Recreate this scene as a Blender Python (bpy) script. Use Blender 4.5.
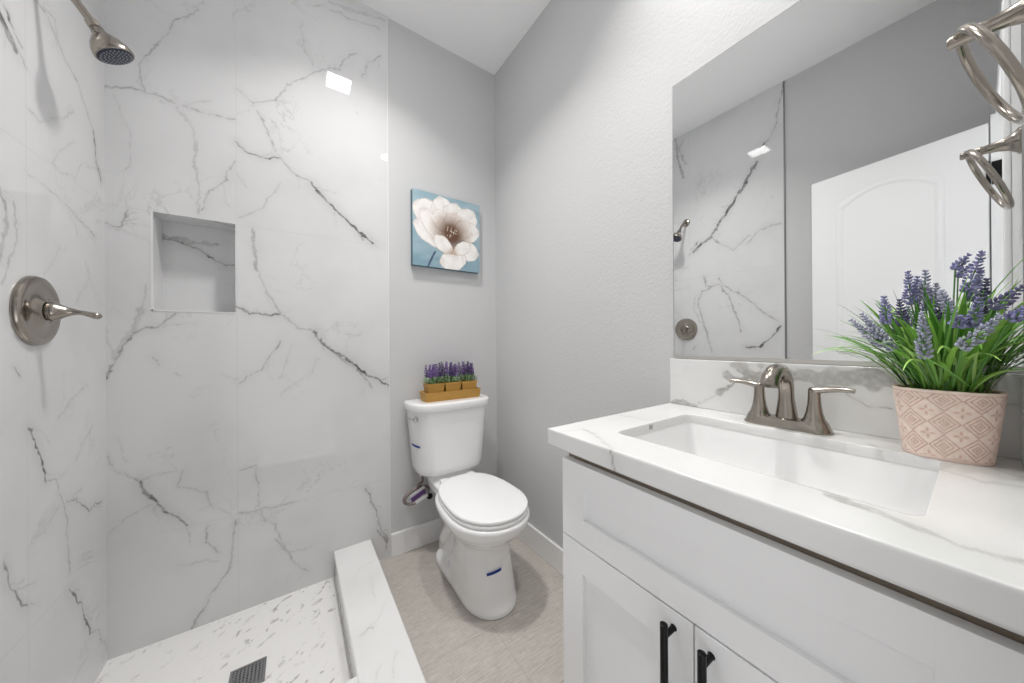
import bpy, bmesh, math, random
import numpy as np
from mathutils import Vector, Matrix

for _o in list(bpy.data.objects):
    bpy.data.objects.remove(_o)
SC = bpy.context.scene
COL = SC.collection
PI = math.pi

# ------------------------------------------------------------------ camera
CAM_H = 1.1361
cam_data = bpy.data.cameras.new('camera')
cam = bpy.data.objects.new('camera', cam_data)
COL.objects.link(cam)
cam_data.sensor_width = 36.0
cam_data.lens = 319.184 / 1024 * 36.0
cam_data.shift_x = 0.0003
cam_data.shift_y = -0.0010
cam_data.clip_start = 0.02
cam.location = (0, 0, CAM_H)
YAW, PITCH, ROLL = 0.59734, 0.001, 0.0066
cam.rotation_mode = 'XYZ'
_m = Matrix.Rotation(-YAW, 3, 'Z') @ Matrix.Rotation(PI / 2 + PITCH, 3, 'X') @ Matrix.Rotation(-ROLL, 3, 'Z')
cam.rotation_euler = _m.to_euler('XYZ')
SC.camera = cam

# ------------------------------------------------------------------ light and exposure
world = bpy.data.worlds.new('world_fill')
SC.world = world
world.use_nodes = True
_wn, _wl = world.node_tree.nodes, world.node_tree.links
_bg = _wn['Background']
_bg.inputs[0].default_value = (0.97, 0.98, 1.0, 1)
_tc = _wn.new('ShaderNodeTexCoord'); _sx = _wn.new('ShaderNodeSeparateXYZ'); _mr = _wn.new('ShaderNodeMapRange')
_mr.interpolation_type = 'SMOOTHSTEP'
_mr.inputs['From Min'].default_value = -0.95; _mr.inputs['From Max'].default_value = 0.1
_mr.inputs['To Min'].default_value = 4.0; _mr.inputs['To Max'].default_value = 0.5     # added fill, strongest from below to lift the ceiling; no hall is built
_wl.new(_tc.outputs['Generated'], _sx.inputs[0]); _wl.new(_sx.outputs['Z'], _mr.inputs['Value']); _wl.new(_mr.outputs[0], _bg.inputs[1])
SC.view_settings.view_transform = 'Standard'
SC.view_settings.look = 'None'
SC.view_settings.gamma = 1.0
SC.view_settings.use_curve_mapping = False
SC.view_settings.exposure = -0.24
PANEL_WATT, ROUND_WATT, LAMP_SPREAD = 10.8, 6.6, 116      # square and round ceiling lights
SC.cycles.diffuse_bounces = 8
SC.cycles.max_bounces = 14
SC.cycles.glossy_bounces = 6

# ------------------------------------------------------------------ room dimensions (metres)
XL, XR = -0.558, 1.0782      # left wall, mirror wall
D = 1.759                    # tiled back wall plane
YN = -0.053                  # inner face of the wall with the doorway
ZC = 2.855                   # ceiling
XT = 0.4105                  # edge of the tiling on the back wall
XS = -0.1995                 # tile seam on the back wall
YT = 0.735                   # edge of the tiling on the left wall
Z1, Z2 = 1.634, 0.414        # horizontal tile seams

# main veins and grey streaks of each stone surface: (darkness, width, points in metres on the surface)
VEINS_BACK = [
(0.45,0.0052,[(-0.296,2.515),(-0.328,2.45),(-0.382,2.382),(-0.403,2.322),(-0.434,2.249),(-0.467,2.183),(-0.472,2.17),(-0.459,2.078)]),
(0.55,0.0048,[(-0.557,2.054),(-0.531,2.063),(-0.484,2.075),(-0.401,2.073),(-0.311,2.066),(-0.277,2.068),(-0.202,2.076)]),
(0.25,0.0048,[(-0.531,2.031),(-0.52,1.977),(-0.5,1.902),(-0.498,1.807),(-0.503,1.765)]),
(0.3,0.0088,[(-0.375,2.06),(-0.321,1.966),(-0.325,1.837),(-0.317,1.736),(-0.312,1.653)]),
(0.5,0.0056,[(-0.203,1.899),(-0.235,1.81),(-0.293,1.742),(-0.302,1.663)]),
(0.9,0.007,[(-0.201,1.98),(-0.182,1.965),(-0.162,1.95),(-0.117,1.948),(-0.084,1.945),(-0.05,1.965)]),
(0.45,0.006,[(-0.13,2.134),(-0.084,2.033),(-0.05,1.969),(0.005,1.9),(0.065,1.881)]),
(1,0.013,[(0.065,1.881),(0.11,1.83),(0.174,1.773),(0.239,1.72),(0.337,1.636)]),
(0.5,0.007,[(0.239,1.72),(0.266,1.693),(0.294,1.648)]),
(0.4,0.007,[(-0.192,2.204),(-0.143,2.168),(-0.063,2.219),(-0.0,2.332),(0.129,2.437),(0.186,2.473),(0.211,2.542),(0.262,2.587)]),
(0.25,0.0065,[(0.032,2.619),(0.039,2.5),(0.082,2.432)]),
(0.45,0.0065,[(0.381,2.626),(0.316,2.562),(0.289,2.474)]),
(0.35,0.0052,[(-0.195,1.666),(-0.145,1.693),(-0.111,1.733),(-0.065,1.813),(-0.05,1.841)]),
(0.25,0.011,[(0.052,2.709),(0.132,2.74),(0.245,2.748),(0.372,2.77)]),
(0.2,0.015,[(0.149,2.777),(0.214,2.785),(0.392,2.826)]),
(0.4,0.0064,[(-0.149,1.624),(-0.142,1.539),(-0.134,1.458),(-0.109,1.378),(-0.053,1.271),(0.017,1.201),(0.076,1.188)]),
(0.5,0.0112,[(-0.149,1.624),(-0.142,1.539),(-0.134,1.458)]),
(1,0.012,[(0.076,1.188),(0.12,1.117),(0.17,1.082),(0.222,1.051),(0.299,0.972),(0.411,0.907)]),
(0.5,0.0075,[(0.17,1.073),(0.218,1.032),(0.274,0.984),(0.323,0.899)]),
(0.9,0.007,[(-0.207,1.281),(-0.188,1.282),(-0.164,1.254),(-0.13,1.264),(-0.085,1.252),(-0.053,1.264)]),
(0.5,0.0065,[(-0.054,1.146),(-0.07,1.107),(-0.106,1.057),(-0.116,1.012),(-0.152,0.997),(-0.199,0.968)]),
(0.22,0.0056,[(0.091,1.063),(0.051,0.976),(-0.007,0.946),(-0.049,0.898)]),
(0.2,0.0064,[(-0.06,0.97),(-0.032,1.047),(-0.01,1.119)]),
(0.2,0.006,[(0.171,1.231),(0.175,1.18),(0.275,1.167)]),
(0.65,0.0045,[(-0.563,1.568),(-0.525,1.559),(-0.511,1.587),(-0.501,1.627)]),
(0.25,0.0039,[(-0.558,1.556),(-0.511,1.543),(-0.461,1.523)]),
(0.65,0.0068,[(-0.565,0.994),(-0.542,1.073),(-0.495,1.172),(-0.438,1.197),(-0.382,1.253)]),
(0.22,0.02,[(-0.544,1.073),(-0.515,1.148),(-0.495,1.172),(-0.475,1.26)]),
(0.35,0.0045,[(-0.495,1.172),(-0.479,1.261),(-0.45,1.355)]),
(0.25,0.0048,[(-0.421,1.198),(-0.324,1.219)]),
(0.7,0.006,[(-0.442,1.08),(-0.429,1.058)]),
(0.3,0.0056,[(-0.381,1.014),(-0.368,1.003)]),
(0.55,0.0039,[(-0.559,0.732),(-0.528,0.663),(-0.485,0.631),(-0.466,0.627)]),
(1,0.0104,[(-0.475,0.628),(-0.452,0.558),(-0.412,0.488),(-0.354,0.416)]),
(0.25,0.0048,[(-0.532,0.79),(-0.514,0.709)]),
(0.22,0.0056,[(-0.56,0.458),(-0.491,0.506),(-0.447,0.53)]),
(0.35,0.0052,[(-0.359,0.638),(-0.38,0.583),(-0.337,0.557),(-0.292,0.529),(-0.286,0.473),(-0.222,0.423)]),
(0.5,0.006,[(-0.293,0.396),(-0.305,0.332),(-0.276,0.305),(-0.259,0.274)]),
(0.45,0.006,[(-0.208,0.393),(-0.223,0.221),(-0.271,0.131),(-0.312,0.072)]),
(0.7,0.0064,[(-0.312,0.072),(-0.345,0.003)]),
(0.25,0.0052,[(-0.371,0.274),(-0.259,0.243)]),
(0.4,0.0052,[(-0.197,0.6),(-0.147,0.605),(-0.127,0.501),(-0.134,0.427)]),
(0.6,0.004,[(-0.197,0.417),(-0.094,0.409),(-0.003,0.411)]),
(0.35,0.0065,[(-0.127,0.408),(-0.108,0.352),(-0.074,0.333),(-0.047,0.239),(-0.012,0.138)]),
(0.4,0.0072,[(-0.072,0.257),(-0.034,0.194),(0.006,0.111),(0.046,0.071)]),
(0.25,0.0075,[(-0.034,0.194),(0.016,0.184),(0.063,0.19)]),
(0.7,0.0075,[(0.296,0.399),(0.338,0.274),(0.365,0.173),(0.401,0.103)]),
(0.6,0.015,[(0.352,0.162),(0.396,0.089),(0.391,0.051)]),
]
VEINS_LEFT = [
(0.95,0.0048,[(1.273,1.931),(1.29,1.923),(1.297,1.908),(1.315,1.894),(1.337,1.879)]),
(0.9,0.0044,[(1.297,1.908),(1.315,1.894),(1.33,1.886)]),
(0.95,0.0036,[(1.269,1.875),(1.294,1.871),(1.323,1.865),(1.353,1.838)]),
(0.6,0.0045,[(1.398,2.04),(1.443,2.032),(1.488,2.004),(1.527,1.971),(1.585,1.963)]),
(0.4,0.0045,[(1.426,2.045),(1.479,2.054),(1.488,2.004)]),
(0.6,0.0036,[(1.585,1.963),(1.623,1.921),(1.682,1.85)]),
(0.9,0.006,[(1.682,1.85),(1.702,1.762),(1.731,1.697)]),
(0.35,0.0045,[(1.358,1.734),(1.407,1.722),(1.463,1.762),(1.567,1.852)]),
(0.3,0.003,[(1.456,1.646),(1.494,1.632),(1.582,1.649)]),
(0.25,0.0045,[(1.453,1.645),(1.505,1.701),(1.566,1.76)]),
(0.65,0.0045,[(1.523,1.553),(1.6,1.524),(1.689,1.498)]),
(0.3,0.0045,[(1.352,1.573),(1.427,1.565),(1.523,1.553)]),
(0.4,0.006,[(1.307,1.475),(1.322,1.385),(1.285,1.308),(1.273,1.28)]),
(0.3,0.0045,[(1.655,1.35),(1.618,1.308),(1.578,1.272)]),
(0.25,0.0045,[(1.421,1.322),(1.46,1.365),(1.493,1.421)]),
(0.75,0.0048,[(1.309,1.076),(1.328,1.053)]),
(0.35,0.0045,[(1.633,1.002),(1.559,0.97),(1.486,0.92)]),
(1,0.009,[(1.359,0.924),(1.395,0.86),(1.425,0.769)]),
(0.55,0.0042,[(1.425,0.769),(1.468,0.752),(1.503,0.679),(1.522,0.591),(1.526,0.453)]),
(0.8,0.0042,[(1.522,0.665),(1.572,0.653),(1.606,0.62),(1.639,0.592),(1.679,0.599),(1.734,0.584)]),
(1,0.009,[(1.528,0.407),(1.592,0.316),(1.647,0.19)]),
(0.6,0.0042,[(1.662,0.185),(1.695,0.154),(1.728,0.101),(1.764,0.038)]),
(1,0.0064,[(1.273,0.631),(1.296,0.563),(1.327,0.496),(1.348,0.472)]),
(0.3,0.0045,[(1.665,0.862),(1.614,0.828),(1.563,0.78)]),
(0.25,0.006,[(1.36,0.626),(1.419,0.635),(1.486,0.674)]),
(0.5,0.0105,[(0.74,2.839),(0.772,2.595),(0.811,2.511),(0.839,2.494)]),
(0.9,0.0154,[(0.839,2.494),(0.853,2.466)]),
(1,0.024,[(0.88,2.388),(0.91,2.349),(0.947,2.278),(1.085,2.081)]),
(0.8,0.016,[(1.085,2.081),(1.141,2.009)]),
(0.95,0.032,[(1.141,2.009),(1.188,1.934)]),
(0.95,0.02,[(1.188,1.934),(1.259,1.905),(1.321,1.851)]),
(0.6,0.012,[(1.188,1.934),(1.13,1.88)]),
(0.3,0.0105,[(1.13,1.88),(1.027,1.801),(0.931,1.886)]),
(0.5,0.0121,[(1.238,1.639),(1.216,1.553),(1.132,1.558),(1.068,1.464),(1.004,1.266),(0.985,1.197)]),
(0.45,0.0105,[(1.136,1.611),(1.102,1.544),(0.953,1.439),(0.858,1.326),(0.769,1.253)]),
(0.45,0.0136,[(1.137,1.564),(1.261,1.513),(1.288,1.412),(1.219,1.175),(1.183,1.038)]),
(0.95,0.014,[(0.76,1.221),(0.804,1.145),(0.877,1.078),(0.955,1.077)]),
(0.5,0.024,[(1.463,2.867),(1.439,2.666),(1.398,2.495)]),
(0.4,0.018,[(1.396,2.814),(1.43,2.747),(1.381,2.597)]),
(0.3,0.014,[(0.95,1.819),(0.872,1.905),(0.76,1.913)]),
]
VEINS_SPLASH = [
(0.55,0.0036,[(0.522,0.923),(0.483,0.954),(0.442,0.979)]),
(0.72,0.0222,[(0.442,0.979),(0.408,1.006),(0.373,1.027)]),
(0.72,0.0357,[(0.378,1.026),(0.361,1.044),(0.342,1.04)]),
(0.72,0.0401,[(0.402,1.064),(0.373,1.041),(0.347,1.021)]),
(0.72,0.0268,[(0.43,1.033),(0.405,1.018),(0.385,1.02)]),
(0.72,0.0196,[(0.591,0.918),(0.557,0.93),(0.518,0.925)]),
(0.72,0.0536,[(0.342,1.035),(0.279,1.033),(0.239,1.044)]),
(0.72,0.0579,[(0.258,1.04),(0.221,1.043),(0.186,1.044),(0.151,1.049),(0.097,1.048)]),
(0.70,0.0020,[(0.177,1.014),(0.155,0.996),(0.141,0.986),(0.104,0.986)]),
(0.70,0.0020,[(-0.019,1.01),(-0.029,1.015),(-0.037,1.018)]),
]
VEINS_STREAKS_TOP = [
(0.65,0.0058,[(0.584,0.544),(0.552,0.466),(0.531,0.427),(0.517,0.411)]),
(0.2,0.0134,[(0.779,0.587),(0.779,0.54),(0.787,0.506)]),
(0.2,0.0092,[(0.517,0.56),(0.584,0.544)]),
(0.5,0.02,[(0.624,0.131),(0.602,0.098),(0.588,0.054),(0.573,0.013),(0.579,-0.022)]),
(0.3,0.016,[(0.973,0.129),(0.918,0.084),(0.915,0.051)]),  # this and the next two: grey streaks beside the pot
(0.3,0.018,[(0.879,0.044),(0.86,0.002),(0.87,-0.034)]),
(0.2,0.0175,[(0.951,-0.017),(0.926,-0.036)]),
(0.2,0.0117,[(1.057,0.5),(0.968,0.314),(0.942,0.167)]),
]
BIG_SPIKES = [(0.9, 0.143, 1.172, 0.103, 1.124, 0.0085, 'g'),
    (0.905, 0.129, 1.183, 0.092, 1.116, 0.0085, 'g'),
    (0.9, 0.1, 1.212, 0.098, 1.166, 0.0085, 'p'),
    (0.945, 0.076, 1.259, 0.073, 1.201, 0.0085, 'p'),
    (0.955, 0.066, 1.249, 0.067, 1.207, 0.008, 'p'),
    (0.95, 0.056, 1.258, 0.058, 1.209, 0.0085, 'g'),
    (0.885, 0.056, 1.179, 0.055, 1.104, 0.009, 'g'),
    (0.915, 0.038, 1.216, 0.026, 1.166, 0.009, 'g'),
    (0.945, -0.002, 1.278, 0.013, 1.217, 0.0095, 'p'),
    (1.0, 0.012, 1.285, 0.026, 1.264, 0.007, 'p'),
    (0.9, 0.001, 1.198, 0.007, 1.155, 0.009, 'p'),
    (0.88, -0.017, 1.169, 0.017, 1.12, 0.0095, 'g'),
    (0.885, -0.035, 1.21, -0.011, 1.183, 0.0095, 'd'),
    (0.89, 0.019, 1.171, 0.02, 1.155, 0.0095, 'p'),
    (0.97, -0.006, 1.235, -0.0, 1.18, 0.008, 'd'),
    (0.885, -0.036, 1.179, -0.026, 1.164, 0.009, 'p'),
    (0.99, 0.042, 1.206, 0.045, 1.173, 0.008, 'd'),
    (0.93, 0.085, 1.207, 0.082, 1.161, 0.008, 'd')]

# ------------------------------------------------------------------ helpers: materials
def new_mat(name):
    m = bpy.data.materials.new(name)
    m.use_nodes = True
    return m, m.node_tree, m.node_tree.nodes['Principled BSDF']

def simple(name, col, rough=0.5, metal=0.0, coat=0.0, spec=0.5, bump=0.0, bscale=300.0, var=0.0, vscale=40.0, stretch=None):
    m, nt, b = new_mat(name)
    b.inputs['Base Color'].default_value = (*col, 1)
    b.inputs['Roughness'].default_value = rough
    b.inputs['Metallic'].default_value = metal
    b.inputs['Coat Weight'].default_value = coat
    b.inputs['Coat Roughness'].default_value = 0.05
    b.inputs['Specular IOR Level'].default_value = spec
    N, L = nt.nodes, nt.links
    tc = N.new('ShaderNodeTexCoord')
    mp = N.new('ShaderNodeMapping')
    if stretch:
        mp.inputs['Scale'].default_value = stretch
    L.new(tc.outputs['Object'], mp.inputs['Vector'])
    if bump > 0:
        n = N.new('ShaderNodeTexNoise')
        n.inputs['Scale'].default_value = bscale
        n.inputs['Detail'].default_value = 3
        bp = N.new('ShaderNodeBump')
        bp.inputs['Strength'].default_value = bump
        bp.inputs['Distance'].default_value = 0.002
        L.new(mp.outputs[0], n.inputs['Vector'])
        L.new(n.outputs['Fac'], bp.inputs['Height'])
        L.new(bp.outputs[0], b.inputs['Normal'])
    n2 = N.new('ShaderNodeTexNoise')
    n2.inputs['Scale'].default_value = vscale
    n2.inputs['Detail'].default_value = 4
    L.new(mp.outputs[0], n2.inputs['Vector'])
    mx = N.new('ShaderNodeMix'); mx.data_type = 'RGBA'
    mx.inputs['A'].default_value = (*[c * (1 - var) for c in col], 1)
    mx.inputs['B'].default_value = (*[min(1, c * (1 + var)) for c in col], 1)
    L.new(n2.outputs['Fac'], mx.inputs['Factor'])
    L.new(mx.outputs['Result'], b.inputs['Base Color'])
    return m

def attr_mat(name, rough=0.5, var=0.0, vscale=60.0, bump=0.0, sheen=0.0, coat=0.0, spec=0.5):
    """colour comes from the mesh attribute 'paint'"""
    m, nt, b = new_mat(name)
    N, L = nt.nodes, nt.links
    a = N.new('ShaderNodeAttribute'); a.attribute_name = 'paint'
    n = N.new('ShaderNodeTexNoise'); n.inputs['Scale'].default_value = vscale; n.inputs['Detail'].default_value = 4
    tc = N.new('ShaderNodeTexCoord'); L.new(tc.outputs['Object'], n.inputs['Vector'])
    r = N.new('ShaderNodeMapRange')
    r.inputs['To Min'].default_value = 1 - var; r.inputs['To Max'].default_value = 1 + var
    L.new(n.outputs['Fac'], r.inputs['Value'])
    mul = N.new('ShaderNodeVectorMath'); mul.operation = 'SCALE'
    L.new(a.outputs['Color'], mul.inputs[0]); L.new(r.outputs[0], mul.inputs['Scale'])
    L.new(mul.outputs[0], b.inputs['Base Color'])
    b.inputs['Roughness'].default_value = rough
    b.inputs['Coat Weight'].default_value = coat
    b.inputs['Specular IOR Level'].default_value = spec
    if bump:
        bp = N.new('ShaderNodeBump'); bp.inputs['Strength'].default_value = bump; bp.inputs['Distance'].default_value = 0.001
        L.new(n.outputs['Fac'], bp.inputs['Height']); L.new(bp.outputs[0], b.inputs['Normal'])
    return m

def marble_mat(name, base, vein, rough, faint=0.25, fscale=3.0, grout=(0.55, 0.55, 0.55)):
    """white stone: main veins and joints from the mesh attribute 'paint' (r vein, g joint, b cloud), hair veins from noise"""
    m, nt, b = new_mat(name)
    N, L = nt.nodes, nt.links
    tc = N.new('ShaderNodeTexCoord')
    a = N.new('ShaderNodeAttribute'); a.attribute_name = 'paint'
    sep = N.new('ShaderNodeSeparateColor'); L.new(a.outputs['Color'], sep.inputs[0])
    # hair veins: thin iso-lines of a warped noise, masked into patches
    n1 = N.new('ShaderNodeTexNoise'); n1.inputs['Scale'].default_value = fscale; n1.inputs['Detail'].default_value = 6
    n1.inputs['Roughness'].default_value = 0.62; n1.inputs['Distortion'].default_value = 0.6
    L.new(tc.outputs['Object'], n1.inputs['Vector'])
    s = N.new('ShaderNodeMath'); s.operation = 'SUBTRACT'; s.inputs[1].default_value = 0.5; L.new(n1.outputs['Fac'], s.inputs[0])
    ab = N.new('ShaderNodeMath'); ab.operation = 'ABSOLUTE'; L.new(s.outputs[0], ab.inputs[0])
    mr = N.new('ShaderNodeMapRange'); mr.inputs['From Min'].default_value = 0.0; mr.inputs['From Max'].default_value = 0.012
    mr.inputs['To Min'].default_value = 1.0; mr.inputs['To Max'].default_value = 0.0
    L.new(ab.outputs[0], mr.inputs['Value'])
    n2 = N.new('ShaderNodeTexNoise'); n2.inputs['Scale'].default_value = fscale * 1.3; n2.inputs['Detail'].default_value = 3
    mp = N.new('ShaderNodeMapping'); mp.inputs['Location'].default_value = (7.3, 2.1, 4.4)
    L.new(tc.outputs['Object'], mp.inputs['Vector']); L.new(mp.outputs[0], n2.inputs['Vector'])
    mk = N.new('ShaderNodeMapRange'); mk.inputs['From Min'].default_value = 0.5; mk.inputs['From Max'].default_value = 0.68
    L.new(n2.outputs['Fac'], mk.inputs['Value'])
    fm = N.new('ShaderNodeMath'); fm.operation = 'MULTIPLY'; L.new(mr.outputs[0], fm.inputs[0]); L.new(mk.outputs[0], fm.inputs[1])
    fs = N.new('ShaderNodeMath'); fs.operation = 'MULTIPLY'; fs.inputs[1].default_value = faint; L.new(fm.outputs[0], fs.inputs[0])
    # soft clouds
    n3 = N.new('ShaderNodeTexNoise'); n3.inputs['Scale'].default_value = fscale * 0.9; n3.inputs['Detail'].default_value = 5
    L.new(mp.outputs[0], n3.inputs['Vector'])
    ck = N.new('ShaderNodeMapRange'); ck.inputs['From Min'].default_value = 0.45; ck.inputs['From Max'].default_value = 0.8
    ck.inputs['To Max'].default_value = 0.16; L.new(n3.outputs['Fac'], ck.inputs['Value'])
    cl = N.new('ShaderNodeMath'); cl.operation = 'ADD'; L.new(ck.outputs[0], cl.inputs[0]); L.new(sep.outputs[2], cl.inputs[1])
    ad = N.new('ShaderNodeMath'); ad.operation = 'ADD'; L.new(cl.outputs[0], ad.inputs[0]); L.new(fs.outputs[0], ad.inputs[1])
    # main veins broken up a little
    n4 = N.new('ShaderNodeTexNoise'); n4.inputs['Scale'].default_value = 90; n4.inputs['Detail'].default_value = 3
    L.new(tc.outputs['Object'], n4.inputs['Vector'])
    vb = N.new('ShaderNodeMapRange'); vb.inputs['From Min'].default_value = 0.3; vb.inputs['From Max'].default_value = 0.6
    vb.inputs['To Min'].default_value = 0.55; L.new(n4.outputs['Fac'], vb.inputs['Value'])
    vm = N.new('ShaderNodeMath'); vm.operation = 'MULTIPLY'; L.new(sep.outputs[0], vm.inputs[0]); L.new(vb.outputs[0], vm.inputs[1])
    tot = N.new('ShaderNodeMath'); tot.operation = 'ADD'; tot.use_clamp = True; L.new(vm.outputs[0], tot.inputs[0]); L.new(ad.outputs[0], tot.inputs[1])
    mx = N.new('ShaderNodeMix'); mx.data_type = 'RGBA'
    mx.inputs['A'].default_value = (*base, 1); mx.inputs['B'].default_value = (*vein, 1)
    L.new(tot.outputs[0], mx.inputs['Factor'])
    mg = N.new('ShaderNodeMix'); mg.data_type = 'RGBA'; mg.inputs['B'].default_value = (*grout, 1)
    L.new(mx.outputs['Result'], mg.inputs['A']); L.new(sep.outputs[1], mg.inputs['Factor'])
    L.new(mg.outputs['Result'], b.inputs['Base Color'])
    b.inputs['Roughness'].default_value = rough
    return m

def emit_mat(name, col, strength):
    m, nt, b = new_mat(name)
    b.inputs['Base Color'].default_value = (1, 1, 1, 1)
    b.inputs['Emission Color'].default_value = (*col, 1)
    b.inputs['Emission Strength'].default_value = strength
    return m

TILE_WHITE = (0.71, 0.71, 0.715)
M = {}
M['tile'] = marble_mat('polished_marble_tile', TILE_WHITE, (0.115, 0.11, 0.11), 0.018, faint=0.22, fscale=2.6, grout=(0.60, 0.60, 0.60))
M['quartz'] = marble_mat('white_quartz', (0.79, 0.79, 0.785), (0.30, 0.285, 0.265), 0.12, faint=0.10, fscale=4.0)
M['paint'] = simple('grey_wall_paint', (0.61, 0.61, 0.615), 0.55, bump=0.55, bscale=110, spec=0.35)
M['ceil'] = simple('white_ceiling_paint', (0.93, 0.93, 0.93), 0.7, bump=0.25, bscale=240, spec=0.3)
M['white'] = simple('white_trim_paint', (0.84, 0.84, 0.84), 0.3)
M['cab'] = simple('white_cabinet_lacquer', (0.91, 0.91, 0.915), 0.32)
M['cabdark'] = simple('brown_face_frame', (0.22, 0.18, 0.14), 0.7, var=0.1)
M['porc'] = simple('white_porcelain', (0.86, 0.86, 0.86), 0.07, coat=0.4)
M['seatp'] = simple('white_seat_plastic', (0.87, 0.87, 0.87), 0.18)
M['nickel'] = simple('brushed_nickel', (0.37, 0.335, 0.295), 0.21, metal=1.0, var=0.08, vscale=30, stretch=(1, 1, 30))
M['chrome'] = simple('chrome', (0.6, 0.6, 0.6), 0.10, metal=1.0)
M['black'] = simple('matte_black_metal', (0.004, 0.004, 0.005), 0.4, spec=0.2)
M['dark'] = simple('dark_gap', (0.03, 0.03, 0.03), 0.8)
M['nozzle'] = simple('dark_blue_rubber', (0.012, 0.016, 0.035), 0.4)
M['nub'] = simple('grey_nozzle_tip', (0.35, 0.37, 0.42), 0.5)
M['tape'] = simple('blue_painters_tape', (0.01, 0.035, 0.26), 0.6)
M['gasket'] = simple('grey_edge_strip', (0.25, 0.25, 0.25), 0.4, metal=0.6)
M['pale'] = simple('pale_edge_strip', (0.78, 0.78, 0.77), 0.4)
M['soil'] = simple('dark_moss', (0.035, 0.03, 0.02), 0.9, var=0.4, vscale=200, bump=0.8, bscale=300)
M['wood'] = simple('honey_wood', (0.46, 0.25, 0.05), 0.55, var=0.25, vscale=18, stretch=(2, 10, 14))
M['attr'] = attr_mat('painted_canvas', 0.55, 0.10, 90)
M['leafattr'] = attr_mat('leaf', 0.38, 0.10, 50, spec=0.5)
M['flowattr'] = attr_mat('lavender_bud', 0.7, 0.12, 400)
M['potattr'] = attr_mat('pink_terracotta', 0.75, 0.16, 160, bump=0.15)
M['tag_white'] = simple('white_paper', (0.75, 0.74, 0.75), 0.5)
M['tag_purple'] = simple('purple_print', (0.10, 0.04, 0.16), 0.5)
M['drain'] = simple('dark_steel_grate', (0.24, 0.24, 0.245), 0.4, metal=0.5)
M['hose'] = simple('braided_steel_hose', (0.26, 0.22, 0.205), 0.35, metal=0.9, bump=0.5, bscale=900)

def mirror_mat():
    m, nt, b = new_mat('mirror_silver')
    b.inputs['Base Color'].default_value = (0.90, 0.91, 0.91, 1)
    b.inputs['Metallic'].default_value = 1.0
    b.inputs['Roughness'].default_value = 0.0
    return m
M['mirror'] = mirror_mat()

def floor_mat():
    m, nt, b = new_mat('beige_linen_floor_tile')
    N, L = nt.nodes, nt.links
    tc = N.new('ShaderNodeTexCoord')
    def noise(scale, det, st):
        mp = N.new('ShaderNodeMapping'); mp.inputs['Scale'].default_value = st
        n = N.new('ShaderNodeTexNoise'); n.inputs['Scale'].default_value = scale; n.inputs['Detail'].default_value = det
        n.inputs['Roughness'].default_value = 0.65
        L.new(tc.outputs['Object'], mp.inputs['Vector']); L.new(mp.outputs[0], n.inputs['Vector'])
        return n
    a = noise(14, 5, (1.2, 16, 1)); c = noise(3, 3, (1, 1, 1)); e = noise(14, 4, (16, 2.0, 1))
    r = N.new('ShaderNodeValToRGB')
    r.color_ramp.elements[0].position = 0.32; r.color_ramp.elements[0].color = (0.40, 0.365, 0.33, 1)
    r.color_ramp.elements[1].position = 0.68; r.color_ramp.elements[1].color = (0.60, 0.565, 0.525, 1)
    k = N.new('ShaderNodeMath'); k.operation = 'MULTIPLY_ADD'; k.inputs[1].default_value = 0.3; k.inputs[2].default_value = -0.15
    L.new(c.outputs['Fac'], k.inputs[0])
    k2 = N.new('ShaderNodeMath'); k2.operation = 'ADD'; L.new(a.outputs['Fac'], k2.inputs[0]); L.new(k.outputs[0], k2.inputs[1])
    k3 = N.new('ShaderNodeMath'); k3.operation = 'MULTIPLY_ADD'; k3.inputs[1].default_value = 0.35; k3.inputs[2].default_value = -0.175
    L.new(e.outputs['Fac'], k3.inputs[0])
    k4 = N.new('ShaderNodeMath'); k4.operation = 'ADD'; L.new(k2.outputs[0], k4.inputs[0]); L.new(k3.outputs[0], k4.inputs[1])
    L.new(k4.outputs[0], r.inputs['Fac'])
    br = N.new('ShaderNodeTexBrick')
    br.offset = 0.5
    br.inputs['Scale'].default_value = 1.0
    br.inputs['Mortar Size'].default_value = 0.0016
    br.inputs['Mortar Smooth'].default_value = 0.3
    br.inputs['Brick Width'].default_value = 0.61
    br.inputs['Row Height'].default_value = 0.305
    br.inputs['Color1'].default_value = (1, 1, 1, 1); br.inputs['Color2'].default_value = (0.95, 0.95, 0.95, 1)
    br.inputs['Mortar'].default_value = (0.80, 0.79, 0.78, 1)
    mp = N.new('ShaderNodeMapping'); mp.inputs['Location'].default_value = FLOOR_SHIFT
    L.new(tc.outputs['Object'], mp.inputs['Vector']); L.new(mp.outputs[0], br.inputs['Vector'])
    mu = N.new('ShaderNodeMix'); mu.data_type = 'RGBA'; mu.blend_type = 'MULTIPLY'; mu.inputs['Factor'].default_value = 1
    L.new(r.outputs['Color'], mu.inputs['A']); L.new(br.outputs['Color'], mu.inputs['B'])
    L.new(mu.outputs['Result'], b.inputs['Base Color'])
    b.inputs['Roughness'].default_value = 0.35
    return m
FLOOR_SHIFT = (-0.035, 0.125, 0)
M['floor'] = floor_mat()

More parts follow.
